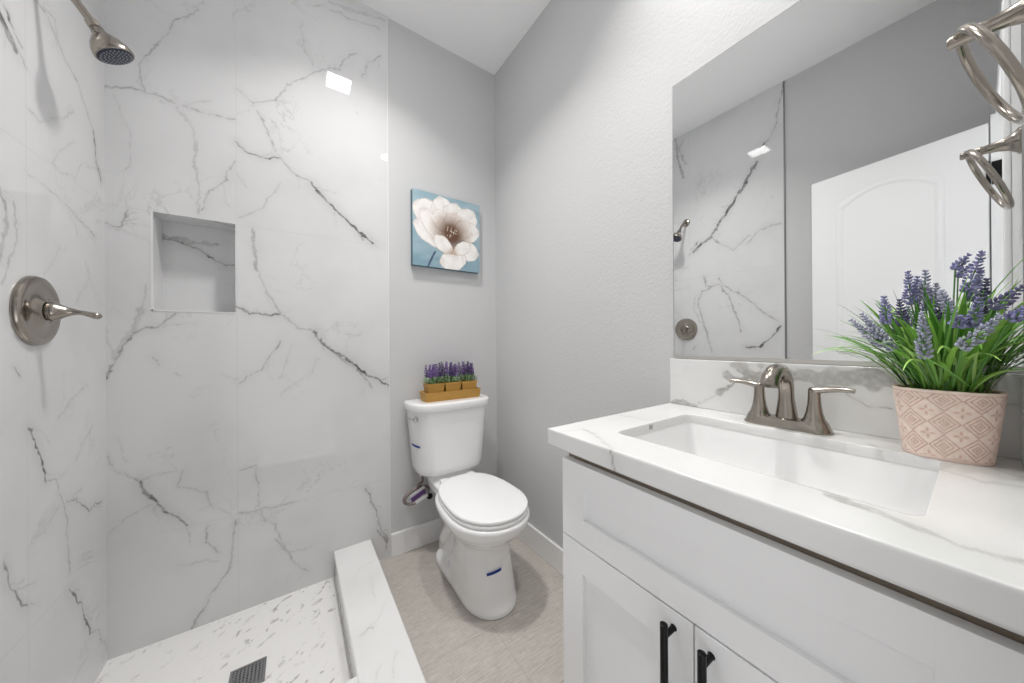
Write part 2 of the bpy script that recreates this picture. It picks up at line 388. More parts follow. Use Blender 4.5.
def shower_floor_mat():
    m, nt, b = new_mat('white_marble_chip_floor')
    N, L = nt.nodes, nt.links
    tc = N.new('ShaderNodeTexCoord')
    def chips(rot, scale, thr, loc, patch):
        mp0 = N.new('ShaderNodeMapping'); mp0.inputs['Rotation'].default_value = (0, 0, rot); mp0.inputs['Location'].default_value = loc
        mp = N.new('ShaderNodeMapping'); mp.inputs['Scale'].default_value = (1, 2.3, 1)
        L.new(tc.outputs['Object'], mp0.inputs['Vector']); L.new(mp0.outputs[0], mp.inputs['Vector'])
        n = N.new('ShaderNodeTexNoise'); n.inputs['Scale'].default_value = scale; n.inputs['Detail'].default_value = 3
        n.inputs['Distortion'].default_value = 0.5
        L.new(mp.outputs[0], n.inputs['Vector'])
        r = N.new('ShaderNodeMapRange'); r.inputs['From Min'].default_value = thr; r.inputs['From Max'].default_value = thr + 0.07
        L.new(n.outputs['Fac'], r.inputs['Value'])
        p = N.new('ShaderNodeTexNoise'); p.inputs['Scale'].default_value = 6; p.inputs['Detail'].default_value = 2
        L.new(mp0.outputs[0], p.inputs['Vector'])
        pr = N.new('ShaderNodeMapRange'); pr.inputs['From Min'].default_value = patch; pr.inputs['From Max'].default_value = patch + 0.12
        L.new(p.outputs['Fac'], pr.inputs['Value'])
        mm = N.new('ShaderNodeMath'); mm.operation = 'MULTIPLY'
        L.new(r.outputs[0], mm.inputs[0]); L.new(pr.outputs[0], mm.inputs[1])
        return mm
    c1 = chips(-0.75, 17, 0.60, (0, 0, 0), 0.45)
    c2 = chips(-0.95, 24, 0.60, (3, 1, 0), 0.48)
    ad = N.new('ShaderNodeMath'); ad.operation = 'MAXIMUM'; L.new(c1.outputs[0], ad.inputs[0]); L.new(c2.outputs[0], ad.inputs[1])
    nn = N.new('ShaderNodeTexNoise'); nn.inputs['Scale'].default_value = 60; nn.inputs['Detail'].default_value = 4
    L.new(tc.outputs['Object'], nn.inputs['Vector'])
    mk = N.new('ShaderNodeMapRange'); mk.inputs['From Min'].default_value = 0.35; mk.inputs['From Max'].default_value = 0.6; mk.inputs['To Min'].default_value = 0.35
    mk.inputs['To Max'].default_value = 0.85
    L.new(nn.outputs['Fac'], mk.inputs['Value'])
    mu = N.new('ShaderNodeMath'); mu.operation = 'MULTIPLY'; L.new(ad.outputs[0], mu.inputs[0]); L.new(mk.outputs[0], mu.inputs[1])
    mx = N.new('ShaderNodeMix'); mx.data_type = 'RGBA'
    mx.inputs['A'].default_value = (0.84, 0.83, 0.815, 1); mx.inputs['B'].default_value = (0.27, 0.26, 0.255, 1)
    L.new(mu.outputs[0], mx.inputs['Factor'])
    L.new(mx.outputs['Result'], b.inputs['Base Color'])
    b.inputs['Roughness'].default_value = 0.3
    return m
M['shower_floor'] = shower_floor_mat()

# ------------------------------------------------------------------ helpers: geometry
class MB:
    def __init__(self):
        self.bm = bmesh.new()
        self.cols = None
    def box(self, x0, x1, y0, y1, z0, z1, bev=0.0, seg=2):
        r = bmesh.ops.create_cube(self.bm, size=1.0)
        for v in r['verts']:
            v.co = Vector(((x0 + x1) / 2 + v.co.x * (x1 - x0), (y0 + y1) / 2 + v.co.y * (y1 - y0), (z0 + z1) / 2 + v.co.z * (z1 - z0)))
        if bev > 0:
            es = list({e for v in r['verts'] for e in v.link_edges})
            bmesh.ops.bevel(self.bm, geom=es, offset=bev, segments=seg, affect='EDGES', profile=0.5)
        return self
    def loft(self, rings, cap0=True, cap1=True, closed=True):
        bm = self.bm
        vs = [[bm.verts.new(p) for p in r] for r in rings]
        n = len(vs[0])
        for a, b in zip(vs, vs[1:]):
            for i in range(n if closed else n - 1):
                j = (i + 1) % n
                try: bm.faces.new((a[i], a[j], b[j], b[i]))
                except ValueError: pass
        if cap0: bm.faces.new(list(reversed(vs[0])))
        if cap1: bm.faces.new(vs[-1])
        return vs
    def tube(self, pts, rad, seg=12, cap=True, flat=1.0, up=None):
        pts = [Vector(p) for p in pts]
        if not hasattr(rad, '__len__'): rad = [rad] * len(pts)
        rings = []
        t0 = (pts[1] - pts[0]).normalized()
        ref = Vector(up) if up else (Vector((0, 0, 1)) if abs(t0.z) < 0.9 else Vector((1, 0, 0)))
        nrm = (ref - t0 * ref.dot(t0)).normalized()
        for i, p in enumerate(pts):
            if i == 0: t = (pts[1] - pts[0])
            elif i == len(pts) - 1: t = (pts[-1] - pts[-2])
            else: t = (pts[i + 1] - pts[i - 1])
            t.normalize()
            nrm = (nrm - t * nrm.dot(t))
            if nrm.length < 1e-6: nrm = t.orthogonal()
            nrm.normalize()
            bn = t.cross(nrm)
            rings.append([p + (nrm * math.cos(a) * flat + bn * math.sin(a)) * rad[i] for a in [2 * PI * k / seg for k in range(seg)]])
        self.loft(rings, cap, cap)
        return self
    def lathe(self, prof, origin, axis=(0, 0, 1), seg=32, cap=True):
        """prof: list of (distance along axis, radius)"""
        o = Vector(origin); ax = Vector(axis).normalized(); u = ax.orthogonal().normalized(); w = ax.cross(u)
        rings = [[o + ax * d + (u * math.cos(2 * PI * k / seg) + w * math.sin(2 * PI * k / seg)) * max(r, 1e-5) for k in range(seg)] for d, r in prof]
        self.loft(rings, cap, cap)
        return self
    def ring(self, c, r, rad, ax_u, ax_v, n=48, seg=12, flat=1.0):
        c = Vector(c); u = Vector(ax_u).normalized(); v = Vector(ax_v).normalized(); w = u.cross(v)
        rings = []
        for i in range(n):
            a = 2 * PI * i / n; d = u * math.cos(a) + v * math.sin(a)
            rings.append([c + d * r + (d * math.cos(b) * rad * flat + w * math.sin(b) * rad) for b in [2 * PI * k / seg for k in range(seg)]])
        rings.append(rings[0])
        bm = self.bm
        vs = [[bm.verts.new(p) for p in rr] for rr in rings[:-1]]
        for i in range(n):
            A, B = vs[i], vs[(i + 1) % n]
            for k in range(seg):
                bm.faces.new((A[k], A[(k + 1) % seg], B[(k + 1) % seg], B[k]))
        return self
    def ball(self, c, r, sub=2, scale=(1, 1, 1)):
        res = bmesh.ops.create_icosphere(self.bm, subdivisions=sub, radius=r)
        for v in res['verts']:
            v.co = Vector((v.co.x * scale[0] + c[0], v.co.y * scale[1] + c[1], v.co.z * scale[2] + c[2]))
        return self
    def build(self, name, mat, parent=None, smooth=None, recalc=True):
        if recalc:
            bmesh.ops.recalc_face_normals(self.bm, faces=self.bm.faces[:])
        me = bpy.data.meshes.new(name)
        self.bm.to_mesh(me); self.bm.free()
        return link(name, me, mat, parent, smooth)

def link(name, me, mat, parent=None, smooth=None):
    me.materials.append(mat)
    o = bpy.data.objects.new(name, me)
    COL.objects.link(o)
    if smooth is not None:
        me.shade_smooth()
        if smooth < 180:
            me.set_sharp_from_angle(angle=math.radians(smooth))
    if parent is not None:
        o.parent = parent
        o.matrix_parent_inverse = Matrix.Translation(-parent.location)
    return o

def thing(name, label, cat, loc=(0, 0, 0), group=None):
    o = bpy.data.objects.new(name, None)
    COL.objects.link(o)
    o.location = loc
    o.empty_display_size = 0.05
    o['label'] = label; o['category'] = cat
    if group: o['group'] = group
    return o

def tag(o, label, cat, group=None):
    o['label'] = label; o['category'] = cat
    if group: o['group'] = group
    return o

def struct(o):
    o['kind'] = 'structure'
    return o

def paint_attr(me, rgb):
    a = me.attributes.new('paint', 'FLOAT_COLOR', 'POINT')
    rgba = np.ones((len(me.vertices), 4), dtype=np.float32)
    rgba[:, :3] = rgb
    a.data.foreach_set('color', rgba.ravel())

def vnoise(x, y, seed=0):
    """smooth value noise in [-1, 1]"""
    xi = np.floor(x).astype(np.int64); yi = np.floor(y).astype(np.int64)
    fx = x - xi; fy = y - yi
    fx = fx * fx * (3 - 2 * fx); fy = fy * fy * (3 - 2 * fy)
    def h(i, j):
        n = (i * 374761393 + j * 668265263 + seed * 1442695041) & 0xffffffff
        n = ((n ^ (n >> 13)) * 1274126177) & 0xffffffff
        return ((n ^ (n >> 16)) & 0xffff) / 32767.5 - 1
    return (h(xi, yi) * (1 - fx) + h(xi + 1, yi) * fx) * (1 - fy) + (h(xi, yi + 1) * (1 - fx) + h(xi + 1, yi + 1) * fx) * fy

def vein_field(U, V, veins, jit=1.0, seed=0):
    """r = vein darkness, b = soft halo, for points (U, V) in metres on a surface"""
    dark = np.zeros_like(U); halo = np.zeros_like(U)
    u = U + jit * (0.0065 * vnoise(U * 26, V * 26, 1 + seed) + 0.0042 * vnoise(U * 85, V * 85, 2 + seed))
    v = V + jit * (0.0065 * vnoise(U * 26, V * 26, 3 + seed) + 0.0042 * vnoise(U * 85, V * 85, 4 + seed))
    wv = 0.75 + 0.5 * vnoise(U * 45, V * 45, 5 + seed)
    br = 0.82 + 0.3 * vnoise(U * 30, V * 30, 6 + seed)
    for s, w, pts in veins:
        best = np.full(U.shape, 9.0)
        for (ax, ay), (bx, by) in zip(pts, pts[1:]):
            dx, dy = bx - ax, by - ay
            t = np.clip(((u - ax) * dx + (v - ay) * dy) / (dx * dx + dy * dy + 1e-12), 0, 1)
            best = np.minimum(best, np.hypot(u - ax - t * dx, v - ay - t * dy))
        half = np.maximum(w * 0.5, 0.0016) * np.clip(wv, 0.35, 1.4)
        soft = np.maximum(0.0024, 0.35 * half)
        core = np.clip((half + 0.5 * soft - best) / soft, 0, 1)
        dark = np.maximum(dark, s * core * br)
        halo = np.maximum(halo, 0.12 * s * np.exp(-(best / (min(w, 0.012) * 2.0 + 0.006)) ** 2))
    return dark, halo

def with_twigs(veins, seed):
    """each strong vein also sends out a few short hair-fine side branches"""
    rng = random.Random(seed); out = list(veins)
    for s, w, pts in veins:
        if s < 0.4: continue
        for (ax, ay), (bx, by) in zip(pts, pts[1:]):
            L = math.hypot(bx - ax, by - ay)
            if L < 0.03 or rng.random() < 0.35: continue
            for _ in range(1 + int(L / 0.12)):
                t = rng.random(); px, py = ax + (bx - ax) * t, ay + (by - ay) * t
                a = math.atan2(by - ay, bx - ax) + rng.choice((-1, 1)) * rng.uniform(0.25, 0.9)
                l = rng.uniform(0.03, 0.10); a2 = a + rng.uniform(-0.5, 0.5)
                q = (px + math.cos(a) * l * 0.5, py + math.sin(a) * l * 0.5)
                out.append((min(0.42, s * 0.5) * rng.uniform(0.5, 1), 0.0035, [(px, py), q, (q[0] + math.cos(a2) * l * 0.5, q[1] + math.sin(a2) * l * 0.5)]))
    return out

def stations(a, b, step, extra=()):
    n = max(1, int(round((b - a) / step)))
    s = set(np.round(np.linspace(a, b, n + 1), 5))
    for e in extra:
        if a < e < b: s.add(round(e, 5))
    return np.array(sorted(s))

def grid_wall(name, mat, us, vs, place, field, holes=(), parent=None, extra=None, flip=False):
    """flat wall from sorted stations; place(U, V) gives the points; holes are (u0, u1, v0, v1); extra adds faces"""
    U, V = np.meshgrid(us, vs, indexing='ij')
    co = place(U.ravel(), V.ravel())
    nu, nv = len(us), len(vs)
    idx = np.arange(nu * nv).reshape(nu, nv)
    uc = (us[:-1] + us[1:]) / 2; vc = (vs[:-1] + vs[1:]) / 2
    keep = np.ones((nu - 1, nv - 1), bool)
    for (u0, u1, v0, v1) in holes:
        keep &= ~((uc[:, None] > u0) & (uc[:, None] < u1) & (vc[None, :] > v0) & (vc[None, :] < v1))
    q = np.stack([idx[:-1, :-1], idx[1:, :-1], idx[1:, 1:], idx[:-1, 1:]], -1)[keep]
    if flip: q = q[:, ::-1]
    col = field(U.ravel(), V.ravel())
    faces = [q]
    if extra is not None:
        eco, ecol, eq = extra
        faces.append(eq + len(co)); co = np.vstack([co, eco]); col = np.vstack([col, ecol])
    q = np.vstack(faces)
    me = bpy.data.meshes.new(name)
    me.vertices.add(len(co)); me.vertices.foreach_set('co', co.astype(np.float32).ravel())
    me.loops.add(q.size); me.loops.foreach_set('vertex_index', q.astype(np.int32).ravel())
    me.polygons.add(len(q)); me.polygons.foreach_set('loop_start', np.arange(0, q.size, 4, dtype=np.int32))
    me.polygons.foreach_set('loop_total', np.full(len(q), 4, dtype=np.int32))
    me.update(calc_edges=True)
    paint_attr(me, col)
    return link(name, me, mat, parent)

def superellipse(cx, cy, hw, af, ab, nf, nb, z, n=48, flat=False):
    """egg outline: af towards -y (front), ab towards +y (back)"""
    out = []
    for k in range(n):
        t = 2 * PI * k / n
        c, s = math.cos(t), math.sin(t)
        e = nf if s < 0 else nb
        a = af if s < 0 else ab
        out.append(Vector((cx + hw * math.copysign(abs(c) ** (2 / e), c), cy + a * math.copysign(abs(s) ** (2 / e), s), z)))
    return out

def rrect(x0, x1, y0, y1, r, z, seg=8):
    out = []
    for cx, cy, a0 in ((x1 - r, y1 - r, 0), (x0 + r, y1 - r, PI / 2), (x0 + r, y0 + r, PI), (x1 - r, y0 + r, 1.5 * PI)):
        for k in range(seg + 1):
            a = a0 + PI / 2 * k / seg
            out.append(Vector((cx + r * math.cos(a), cy + r * math.sin(a), z)))
    return out

# ================================================================== THE ROOM
# floor
struct(MB().box(XL - 0.1, XR + 0.1, YN - 0.12, D + 0.1, -0.06, 0.0).build('floor', M['floor']))
# ceiling
struct(MB().box(XL - 0.1, XR + 0.1, YN - 0.12, D + 0.1, ZC, ZC + 0.06).build('ceiling', M['ceil']))
# painted back wall behind the toilet, full width behind the tiling
_w = MB()
_w.box(XT - 0.005, XR + 0.1, D + 0.004, D + 0.12, 0, ZC)
struct(_w.build('wall_back', M['paint']))
# mirror wall
struct(MB().box(XR, XR + 0.1, YN - 0.12, D + 0.004, 0, ZC).build('wall_right', M['paint']))
# painted part of the left wall
struct(MB().box(XL - 0.1, XL - 0.006, YN - 0.12, D + 0.12, 0, ZC).build('wall_left', M['paint']))
# wall with the doorway (camera stands in it)
JL, JR, JT = -0.292, 0.335, 2.06
_w = MB()
_w.box(XL - 0.006, JL - 0.018, YN - 0.115, YN, 0, ZC)
_w.box(JR + 0.018, XR, YN - 0.115, YN, 0, ZC)
_w.box(JL - 0.018, JR + 0.018, YN - 0.115, YN, JT + 0.018, ZC)
struct(_w.build('wall_front', M['paint']))

# tiled back wall with the niche
NX0, NX1, NZ0, NZ1, ND = -0.442, -0.204, 1.262, 1.634, 0.115
def joints(U, V, us, vs, w=0.0011):
    g = np.zeros_like(U)
    for u in us: g = np.maximum(g, (np.abs(U - u) < w).astype(float))
    for v in vs: g = np.maximum(g, (np.abs(V - v) < w).astype(float))
    return g
def field_of(veins, ju, jv, seed=0, jit=1.0):
    def f(U, V):
        d, h = vein_field(U, V, veins, jit, seed)
        return np.stack([d, 0.55 * joints(U, V, ju, jv), h], -1)
    return f
def se(vals, w=0.001):
    out = []
    for v in vals: out += [v - 2 * w, v - w, v, v + w, v + 2 * w]
    return out
us = stations(XL, XT, 0.0036, se([XS]) + [NX0, NX1])
vs = stations(0.0, ZC, 0.0038, se([Z1, Z2]) + [NZ0, NZ1])
# niche lining
def niche():
    co, col, q = [], [], []
    niche_veins = [(0.85, 0.008, [(-0.46, 1.572), (-0.40, 1.56), (-0.34, 1.538), (-0.29, 1.50), (-0.26, 1.482), (-0.19, 1.49)]),
                   (0.4, 0.02, [(-0.45, 1.578), (-0.36, 1.562), (-0.28, 1.565)])]
    def patch(P, nu, nv, du, dv):
        b0 = len(co)
        for i in range(nu + 1):
            for j in range(nv + 1):
                p = P(i / nu, j / nv); co.append(p)
                col.append((p[0], p[2]))
        for i in range(nu):
            for j in range(nv):
                a = b0 + i * (nv + 1) + j
                q.append((a, a + nv + 1, a + nv + 2, a + 1))
    yb = D + ND
    L = lambda a, b, t: a + (b - a) * t
    patch(lambda s, t: (L(NX0, NX1, s), yb, L(NZ0, NZ1, t)), 66, 100, 0, 0)
    patch(lambda s, t: (NX0, L(D, yb, s), L(NZ0, NZ1, t)), 6, 20, 0, 0)
    patch(lambda s, t: (NX1, L(D, yb, s), L(NZ0, NZ1, t)), 6, 20, 0, 0)
    patch(lambda s, t: (L(NX0, NX1, s), L(D, yb, t), NZ0), 20, 6, 0, 0)
    patch(lambda s, t: (L(NX0, NX1, s), L(D, yb, t), NZ1), 60, 30, 0, 0)
    co = np.array(co); c2 = np.array(col)
    d, h = vein_field(c2[:, 0], c2[:, 1], niche_veins, 1.0, 9)
    d[co[:, 1] < yb - 1e-4] = 0; h[co[:, 1] < yb - 1e-4] = 0
    top = np.abs(co[:, 2] - NZ1) < 1e-5
    dt, ht = vein_field(co[:, 0], co[:, 1], [(0.9, 0.009, [(-0.27, D), (-0.235, D + 0.03), (-0.20, D + 0.05)])], 0.6, 3)
    d[top] = dt[top]; h[top] = ht[top]
    g = ((np.abs(co[:, 2] - 1.46) < 0.002) & (co[:, 1] > yb - 1e-4)) * 0.35
    return co, np.stack([d, g, h], -1), np.array(q)
wb = grid_wall('wall_back_tile', M['tile'], us, vs, lambda U, V: np.stack([U, np.full_like(U, D), V], -1),
               field_of(with_twigs(VEINS_BACK, 3), [XS], [Z1, Z2], 0), holes=[(NX0, NX1, NZ0, NZ1)], extra=niche())
struct(wb)
# tiled left wall
us = stations(YT, D, 0.0032, se([1.353, 0.743]))
vs = stations(0.0, ZC, 0.0036, se([Z1, Z2]))
wl = grid_wall('wall_left_tile', M['tile'], us, vs, lambda U, V: np.stack([np.full_like(U, XL), U, V], -1),
               field_of(with_twigs(VEINS_LEFT, 4), [1.353], [Z1, Z2], 20), flip=True)
struct(wl)
# metal edges where the tiling stops
struct(MB().box(XL - 0.006, XL + 0.0015, YT - 0.007, YT, 0, ZC).build('trim_1', M['gasket']))
struct(MB().box(XT, XT + 0.004, D - 0.001, D + 0.005, 0, ZC).build('trim_2', M['pale']))
# thin pale beads round the niche opening
_w = MB()
_b = 0.004
_w.box(NX0 - _b, NX0 + 0.001, D - 0.0015, D + 0.003, NZ0 - _b, NZ1)
_w.box(NX0 - _b, NX1 + _b, D - 0.0015, D + 0.003, NZ0 - _b, NZ0 + 0.001)
struct(_w.build('trim_3', M['pale']))
# shower floor and curb
struct(MB().box(XL, 0.155, 1.06, D, 0.0, 0.004).build('shower_floor', M['shower_floor']))
CX0, CX1, CZ, CY = 0.152, 0.317, 0.127, 1.066
def curb():
    c_veins = [(0.70, 0.004, [(0.187, 1.20), (0.205, 1.215), (0.225, 1.207)]), (0.17, 0.005, [(0.20, 1.21), (0.25, 1.24), (0.285, 1.30)]),
               (0.20, 0.006, [(0.25, 1.33), (0.262, 1.42), (0.27, 1.48)]), (0.30, 0.005, [(0.235, 1.0), (0.25, 1.03), (0.275, 1.075)]),
               (0.15, 0.006, [(0.20, 1.5), (0.24, 1.56), (0.29, 1.57)]), (0.20, 0.006, [(0.17, 0.95), (0.20, 1.02), (0.215, 1.06)])]
    us = stations(CX0, CX1, 0.004); vs = stations(0.905, D, 0.004)
    U, V = np.meshgrid(us, vs, indexing='ij')
    d, h = vein_field(U.ravel(), V.ravel(), c_veins, 1, 31)
    c = thing('shower_curb', 'low white marble curb along the edge of the shower floor', 'shower curb', (0.235, 1.3, 0))
    top = grid_wall('top_slab', M['quartz'], us, vs, lambda U, V: np.stack([U, V, np.full_like(U, CZ)], -1),
                    lambda U, V: np.stack([d, 0 * d, h], -1), parent=c)
    bm = MB(); bm.bm.from_mesh(top.data)
    es = [e for e in bm.bm.edges if len(e.link_faces) == 1]
    r = bmesh.ops.extrude_edge_only(bm.bm, edges=es)
    for v in [g for g in r['geom'] if isinstance(g, bmesh.types.BMVert)]: v.co.z -= 0.02
    bmesh.ops.recalc_face_normals(bm.bm, faces=bm.bm.faces[:])
    bm.bm.to_mesh(top.data); bm.bm.free()
    arm = MB().box(XL + 0.001, CX0, 0.905, CY, CZ - 0.02, CZ, 0.0015)
    arm.build('return_slab', M['quartz'], c)
    b = MB()
    b.box(CX0 + 0.002, CX1 - 0.004, 0.907, D - 0.001, 0.0, CZ - 0.02)
    b.box(XL + 0.001, CX0 + 0.002, 0.907, CY - 0.002, 0.0, CZ - 0.02)
    b.build('curb_body', M['tile'], c)
curb()
# drain grate
dr = thing('shower_drain', 'square dark metal drain grate set in the shower floor', 'drain', (-0.1375, 1.40, 0.004))
_b = MB()
x0, x1, y0, y1 = -0.187, -0.088, 1.352, 1.451
_b.box(x0, x1, y0, y0 + 0.008, 0.004, 0.008); _b.box(x0, x1, y1 - 0.008, y1, 0.004, 0.008)
_b.box(x0, x0 + 0.008, y0 + 0.008, y1 - 0.008, 0.004, 0.008); _b.box(x1 - 0.008, x1, y0 + 0.008, y1 - 0.008, 0.004, 0.008)
_b.build('drain_frame', M['drain'], dr)
_b = MB()
for i in range(8):
    t = x0 + 0.008 + (x1 - x0 - 0.016) * (i + 0.5) / 8
    _b.box(t - 0.0026, t + 0.0026, y0 + 0.008, y1 - 0.008, 0.0042, 0.0074)
    t = y0 + 0.008 + (y1 - y0 - 0.016) * (i + 0.5) / 8
    _b.box(x0 + 0.008, x1 - 0.008, t - 0.0026, t + 0.0026, 0.0044, 0.0072)
_b.build('grate', M['drain'], dr)
MB().box(x0 + 0.004, x1 - 0.004, y0 + 0.004, y1 - 0.004, 0.004, 0.0046).build('drain_well', M['dark'], dr)

# baseboards
def baseboard(name, x0, x1, y0, y1):
    struct(MB().box(x0, x1, y0, y1, 0.0, 0.12, 0.003).build(name, M['white']))
baseboard('baseboard_back', XT + 0.004, XR - 0.001, D - 0.0135, D + 0.003)
baseboard('baseboard_right', XR - 0.014, XR - 0.0005, 0.585, D - 0.0135)
baseboard('baseboard_left', XL - 0.006, XL + 0.008, YN + 0.001, YT - 0.008)

# door frame (seen only in the mirror) and the open door leaf
_f = MB()
_f.box(JL - 0.018, JL, YN - 0.115, -0.027, 0, JT + 0.018)
_f.box(JR, JR + 0.018, YN - 0.115, YN, 0, JT + 0.018)
_f.box(JL, JR, YN - 0.115, YN, JT, JT + 0.018)
for x0, x1 in ((JL, JL + 0.011), (JR - 0.011, JR)):
    _f.box(x0, x1, -0.110, -0.071, 0, JT)
_f.box(JL, JR, -0.110, -0.071, JT - 0.011, JT)
_f.box(JL - 0.075, JL - 0.008, YN, YN + 0.014, 0, JT + 0.075, 0.004)
_f.box(JR + 0.008, JR + 0.075, YN, YN + 0.014, 0, JT + 0.075, 0.004)
_f.box(JL - 0.008, JR + 0.008, YN, YN + 0.014, JT + 0.008, JT + 0.075, 0.004)
struct(_f.build('trim_4', M['white']))

def door_leaf():
    hx, hy = -0.28, -0.020
    d = thing('door_1', 'white arched panel door standing open, seen in the mirror', 'door', (hx, hy, 0))
    d['kind'] = 'structure'
    ang = math.atan2(0.575, -0.095)
    W, T, Z0, Z1_ = 0.585, 0.035, 0.012, 2.043
    s0, s1, zb, zs, zm = 0.111, 0.477, 1.055, 1.868, 1.938
    # outline of the raised moulding
    def arch(inset, z_low, arched=True):
        a, b = s0 + inset, s1 - inset
        pts = [(b, z_low + inset), (a, z_low + inset)]
        n = 20
        if arched:
            for k in range(n + 1):
                t = k / n
                s = a + (b - a) * t
                z = zs - inset + (zm - zs) * (1 - (2 * t - 1) ** 2)
                pts.append((s, z))
        return list(reversed(pts))
    b = MB()
    b.box(0, W, -T, 0, Z0, Z1_, 0.002)
    leaf = b
    def rect(inset, z0, z1):
        return [(s0 + inset, z0 + inset), (s1 - inset, z0 + inset), (s1 - inset, z1 - inset), (s0 + inset, z1 - inset)]
    for mk in (lambda i: arch(i, zb), lambda i: rect(i, 0.22, 0.92)):
        lv = [(0.0, 0.0), (0.006, 0.006), (0.018, 0.006), (0.028, 0.001)]
        rings = [[Vector((s, h, z)) for s, z in mk(i)] for i, h in lv]
        leaf.loft(rings, False, True)
    o = leaf.build('leaf', M['white'], d)
    o.matrix_parent_inverse = Matrix.Identity(4)
    o.rotation_euler = (0, 0, ang)
    # mirror the moulding to the room side: the leaf's +y side must face +x
    me = o.data
    for v in me.vertices: v.co.y = -v.co.y
    me.flip_normals()
    for z in (1.83, 1.03, 0.22):
        h = MB()
        h.box(-0.004, 0.001, 0.004, 0.034, z - 0.045, z + 0.045, 0.001)
        h.lathe([(0, 0.0055), (0.095, 0.0055)], (-0.001, -0.006, z - 0.0475), (0, 0, 1), 12)
        hh = h.build('hinge', M['black'], d)
        MB().box(JL, JL + 0.003, -0.064, -0.0285, z - 0.048, z + 0.048, 0.0005).build('hinge_leaf', M['black'], d)
        hh.matrix_parent_inverse = Matrix.Identity(4)
        hh.rotation_euler = (0, 0, ang)
    k = MB()
    k.lathe([(0, 0.026), (0.006, 0.026), (0.008, 0.012), (0.03, 0.011), (0.036, 0.024), (0.05, 0.028), (0.06, 0.022), (0.064, 0.004)], (W - 0.06, -0.001, 0.93), (0, -1, 0), 24)
    kk = k.build('door_knob', M['black'], d, 40)
    kk.matrix_parent_inverse = Matrix.Identity(4)
    kk.rotation_euler = (0, 0, ang)
door_leaf()

# ceiling lights
def lamp(name, x, y, size, shape, watt, parent):
    l = bpy.data.lights.new(name, 'AREA')
    l.shape = shape; l.size = size; l.energy = watt; l.color = (1.0, 0.985, 0.965); l.spread = math.radians(LAMP_SPREAD)
    o = bpy.data.objects.new(name, l); COL.objects.link(o)
    o.parent = parent; o.location = (0, 0, -0.0085)
def square_light():
    x, y, s = 0.250, 1.135, 0.07
    t = thing('ceiling_light', 'square flush ceiling light above the shower curb', 'ceiling light', (x, y, ZC), 'recessed ceiling lights')
    b = MB()
    for a0, a1, b0, b1 in ((-s - .012, s + .012, -s - .012, -s), (-s - .012, s + .012, s, s + .012), (-s - .012, -s, -s, s), (s, s + .012, -s, s)):
        b.box(x + a0, x + a1, y + b0, y + b1, ZC - 0.008, ZC - 0.0002)
    b.build('trim_frame', M['white'], t)
    MB().box(x - s, x + s, y - s, y + s, ZC - 0.006, ZC - 0.0003).build('diffuser', emit_mat('panel_glow', (1.0, 0.985, 0.96), 38.0), t)
    lamp('panel_lamp', x, y, 0.13, 'SQUARE', PANEL_WATT, t)
square_light()
def round_light():
    x, y, r = 0.722, 0.42, 0.055
    t = thing('ceiling_light', 'round flush ceiling light above the vanity', 'ceiling light', (x, y, ZC), 'recessed ceiling lights')
    MB().lathe([(0.0003, r + 0.016), (0.006, r + 0.014), (0.008, r + 0.002), (0.004, r)], (x, y, ZC), (0, 0, -1), 40, False).build('trim_ring', M['white'], t, 40)
    MB().lathe([(0.0004, r), (0.005, r)], (x, y, ZC), (0, 0, -1), 40).build('diffuser', emit_mat('round_glow', (1.0, 0.985, 0.96), 38.0), t)
    lamp('round_lamp', x, y, 0.10, 'DISK', ROUND_WATT, t)
round_light()

# ================================================================== VANITY
VX, VY0, VY1 = 0.541, -0.040, 0.578     # front plane of the doors, right end, left end
SPLIT = 0.268
def shaker(b, x, y0, y1, z0, z1, st, rt, th=0.019, rec=0.0105):
    """framed panel facing -x with its front at x"""
    e = 0.0007
    b.box(x, x + th, y0, y0 + st, z0, z1, e); b.box(x, x + th, y1 - st, y1, z0, z1, e)
    b.box(x + 0.0002, x + th, y0 + st - 0.001, y1 - st + 0.001, z0, z0 + rt, e); b.box(x + 0.0002, x + th, y0 + st - 0.001, y1 - st + 0.001, z1 - rt, z1, e)
    b.box(x + rec, x + th - 0.001, y0 + st - 0.003, y1 - st + 0.003, z0 + rt - 0.003, z1 - rt + 0.003)
van = thing('vanity_cabinet', 'white shaker vanity cabinet with black bar pulls under the sink', 'cabinet', (0.80, 0.268, 0))
b = MB()
bx0 = VX + 0.020
b.box(bx0 + 0.018, XR - 0.002, VY1 - 0.018, VY1, 0.0, 0.8795, 0.001); b.box(bx0, bx0 + 0.018, VY1 - 0.018, VY1, 0.0, 0.8505, 0.001)
b.box(bx0, XR - 0.002, VY0, VY0 + 0.018, 0.0, 0.8795, 0.001)
b.box(bx0 + 0.055, bx0 + 0.07, VY0 + 0.018, VY1 - 0.018, 0.0, 0.10)
b.box(bx0, XR - 0.02, VY0 + 0.018, VY1 - 0.018, 0.10, 0.118)
b.box(XR - 0.014, XR - 0.004, VY0 + 0.018, VY1 - 0.018, 0.118, 0.8795)
b.build('carcass', M['cab'], van)
b = MB()
b.box(bx0 + 0.001, bx0 + 0.0175, VY0 + 0.018, VY1 - 0.018, 0.655, 0.8795); b.box(bx0 + 0.001, bx0 + 0.0175, VY1 - 0.018, VY1 - 0.001, 0.8506, 0.8795)  # brown frame, carried to the left end as a strip under the counter
b.box(bx0 + 0.001, bx0 + 0.018, VY0 + 0.018, VY1 - 0.018, 0.118, 0.14)
b.box(bx0 + 0.001, bx0 + 0.018, SPLIT - 0.02, SPLIT + 0.02, 0.14, 0.655)
b.build('face_frame', M['cabdark'], van)
b = MB(); shaker(b, VX, VY0, VY1, 0.6695, 0.8505, 0.068, 0.055); b.build('drawer_front', M['cab'], van)
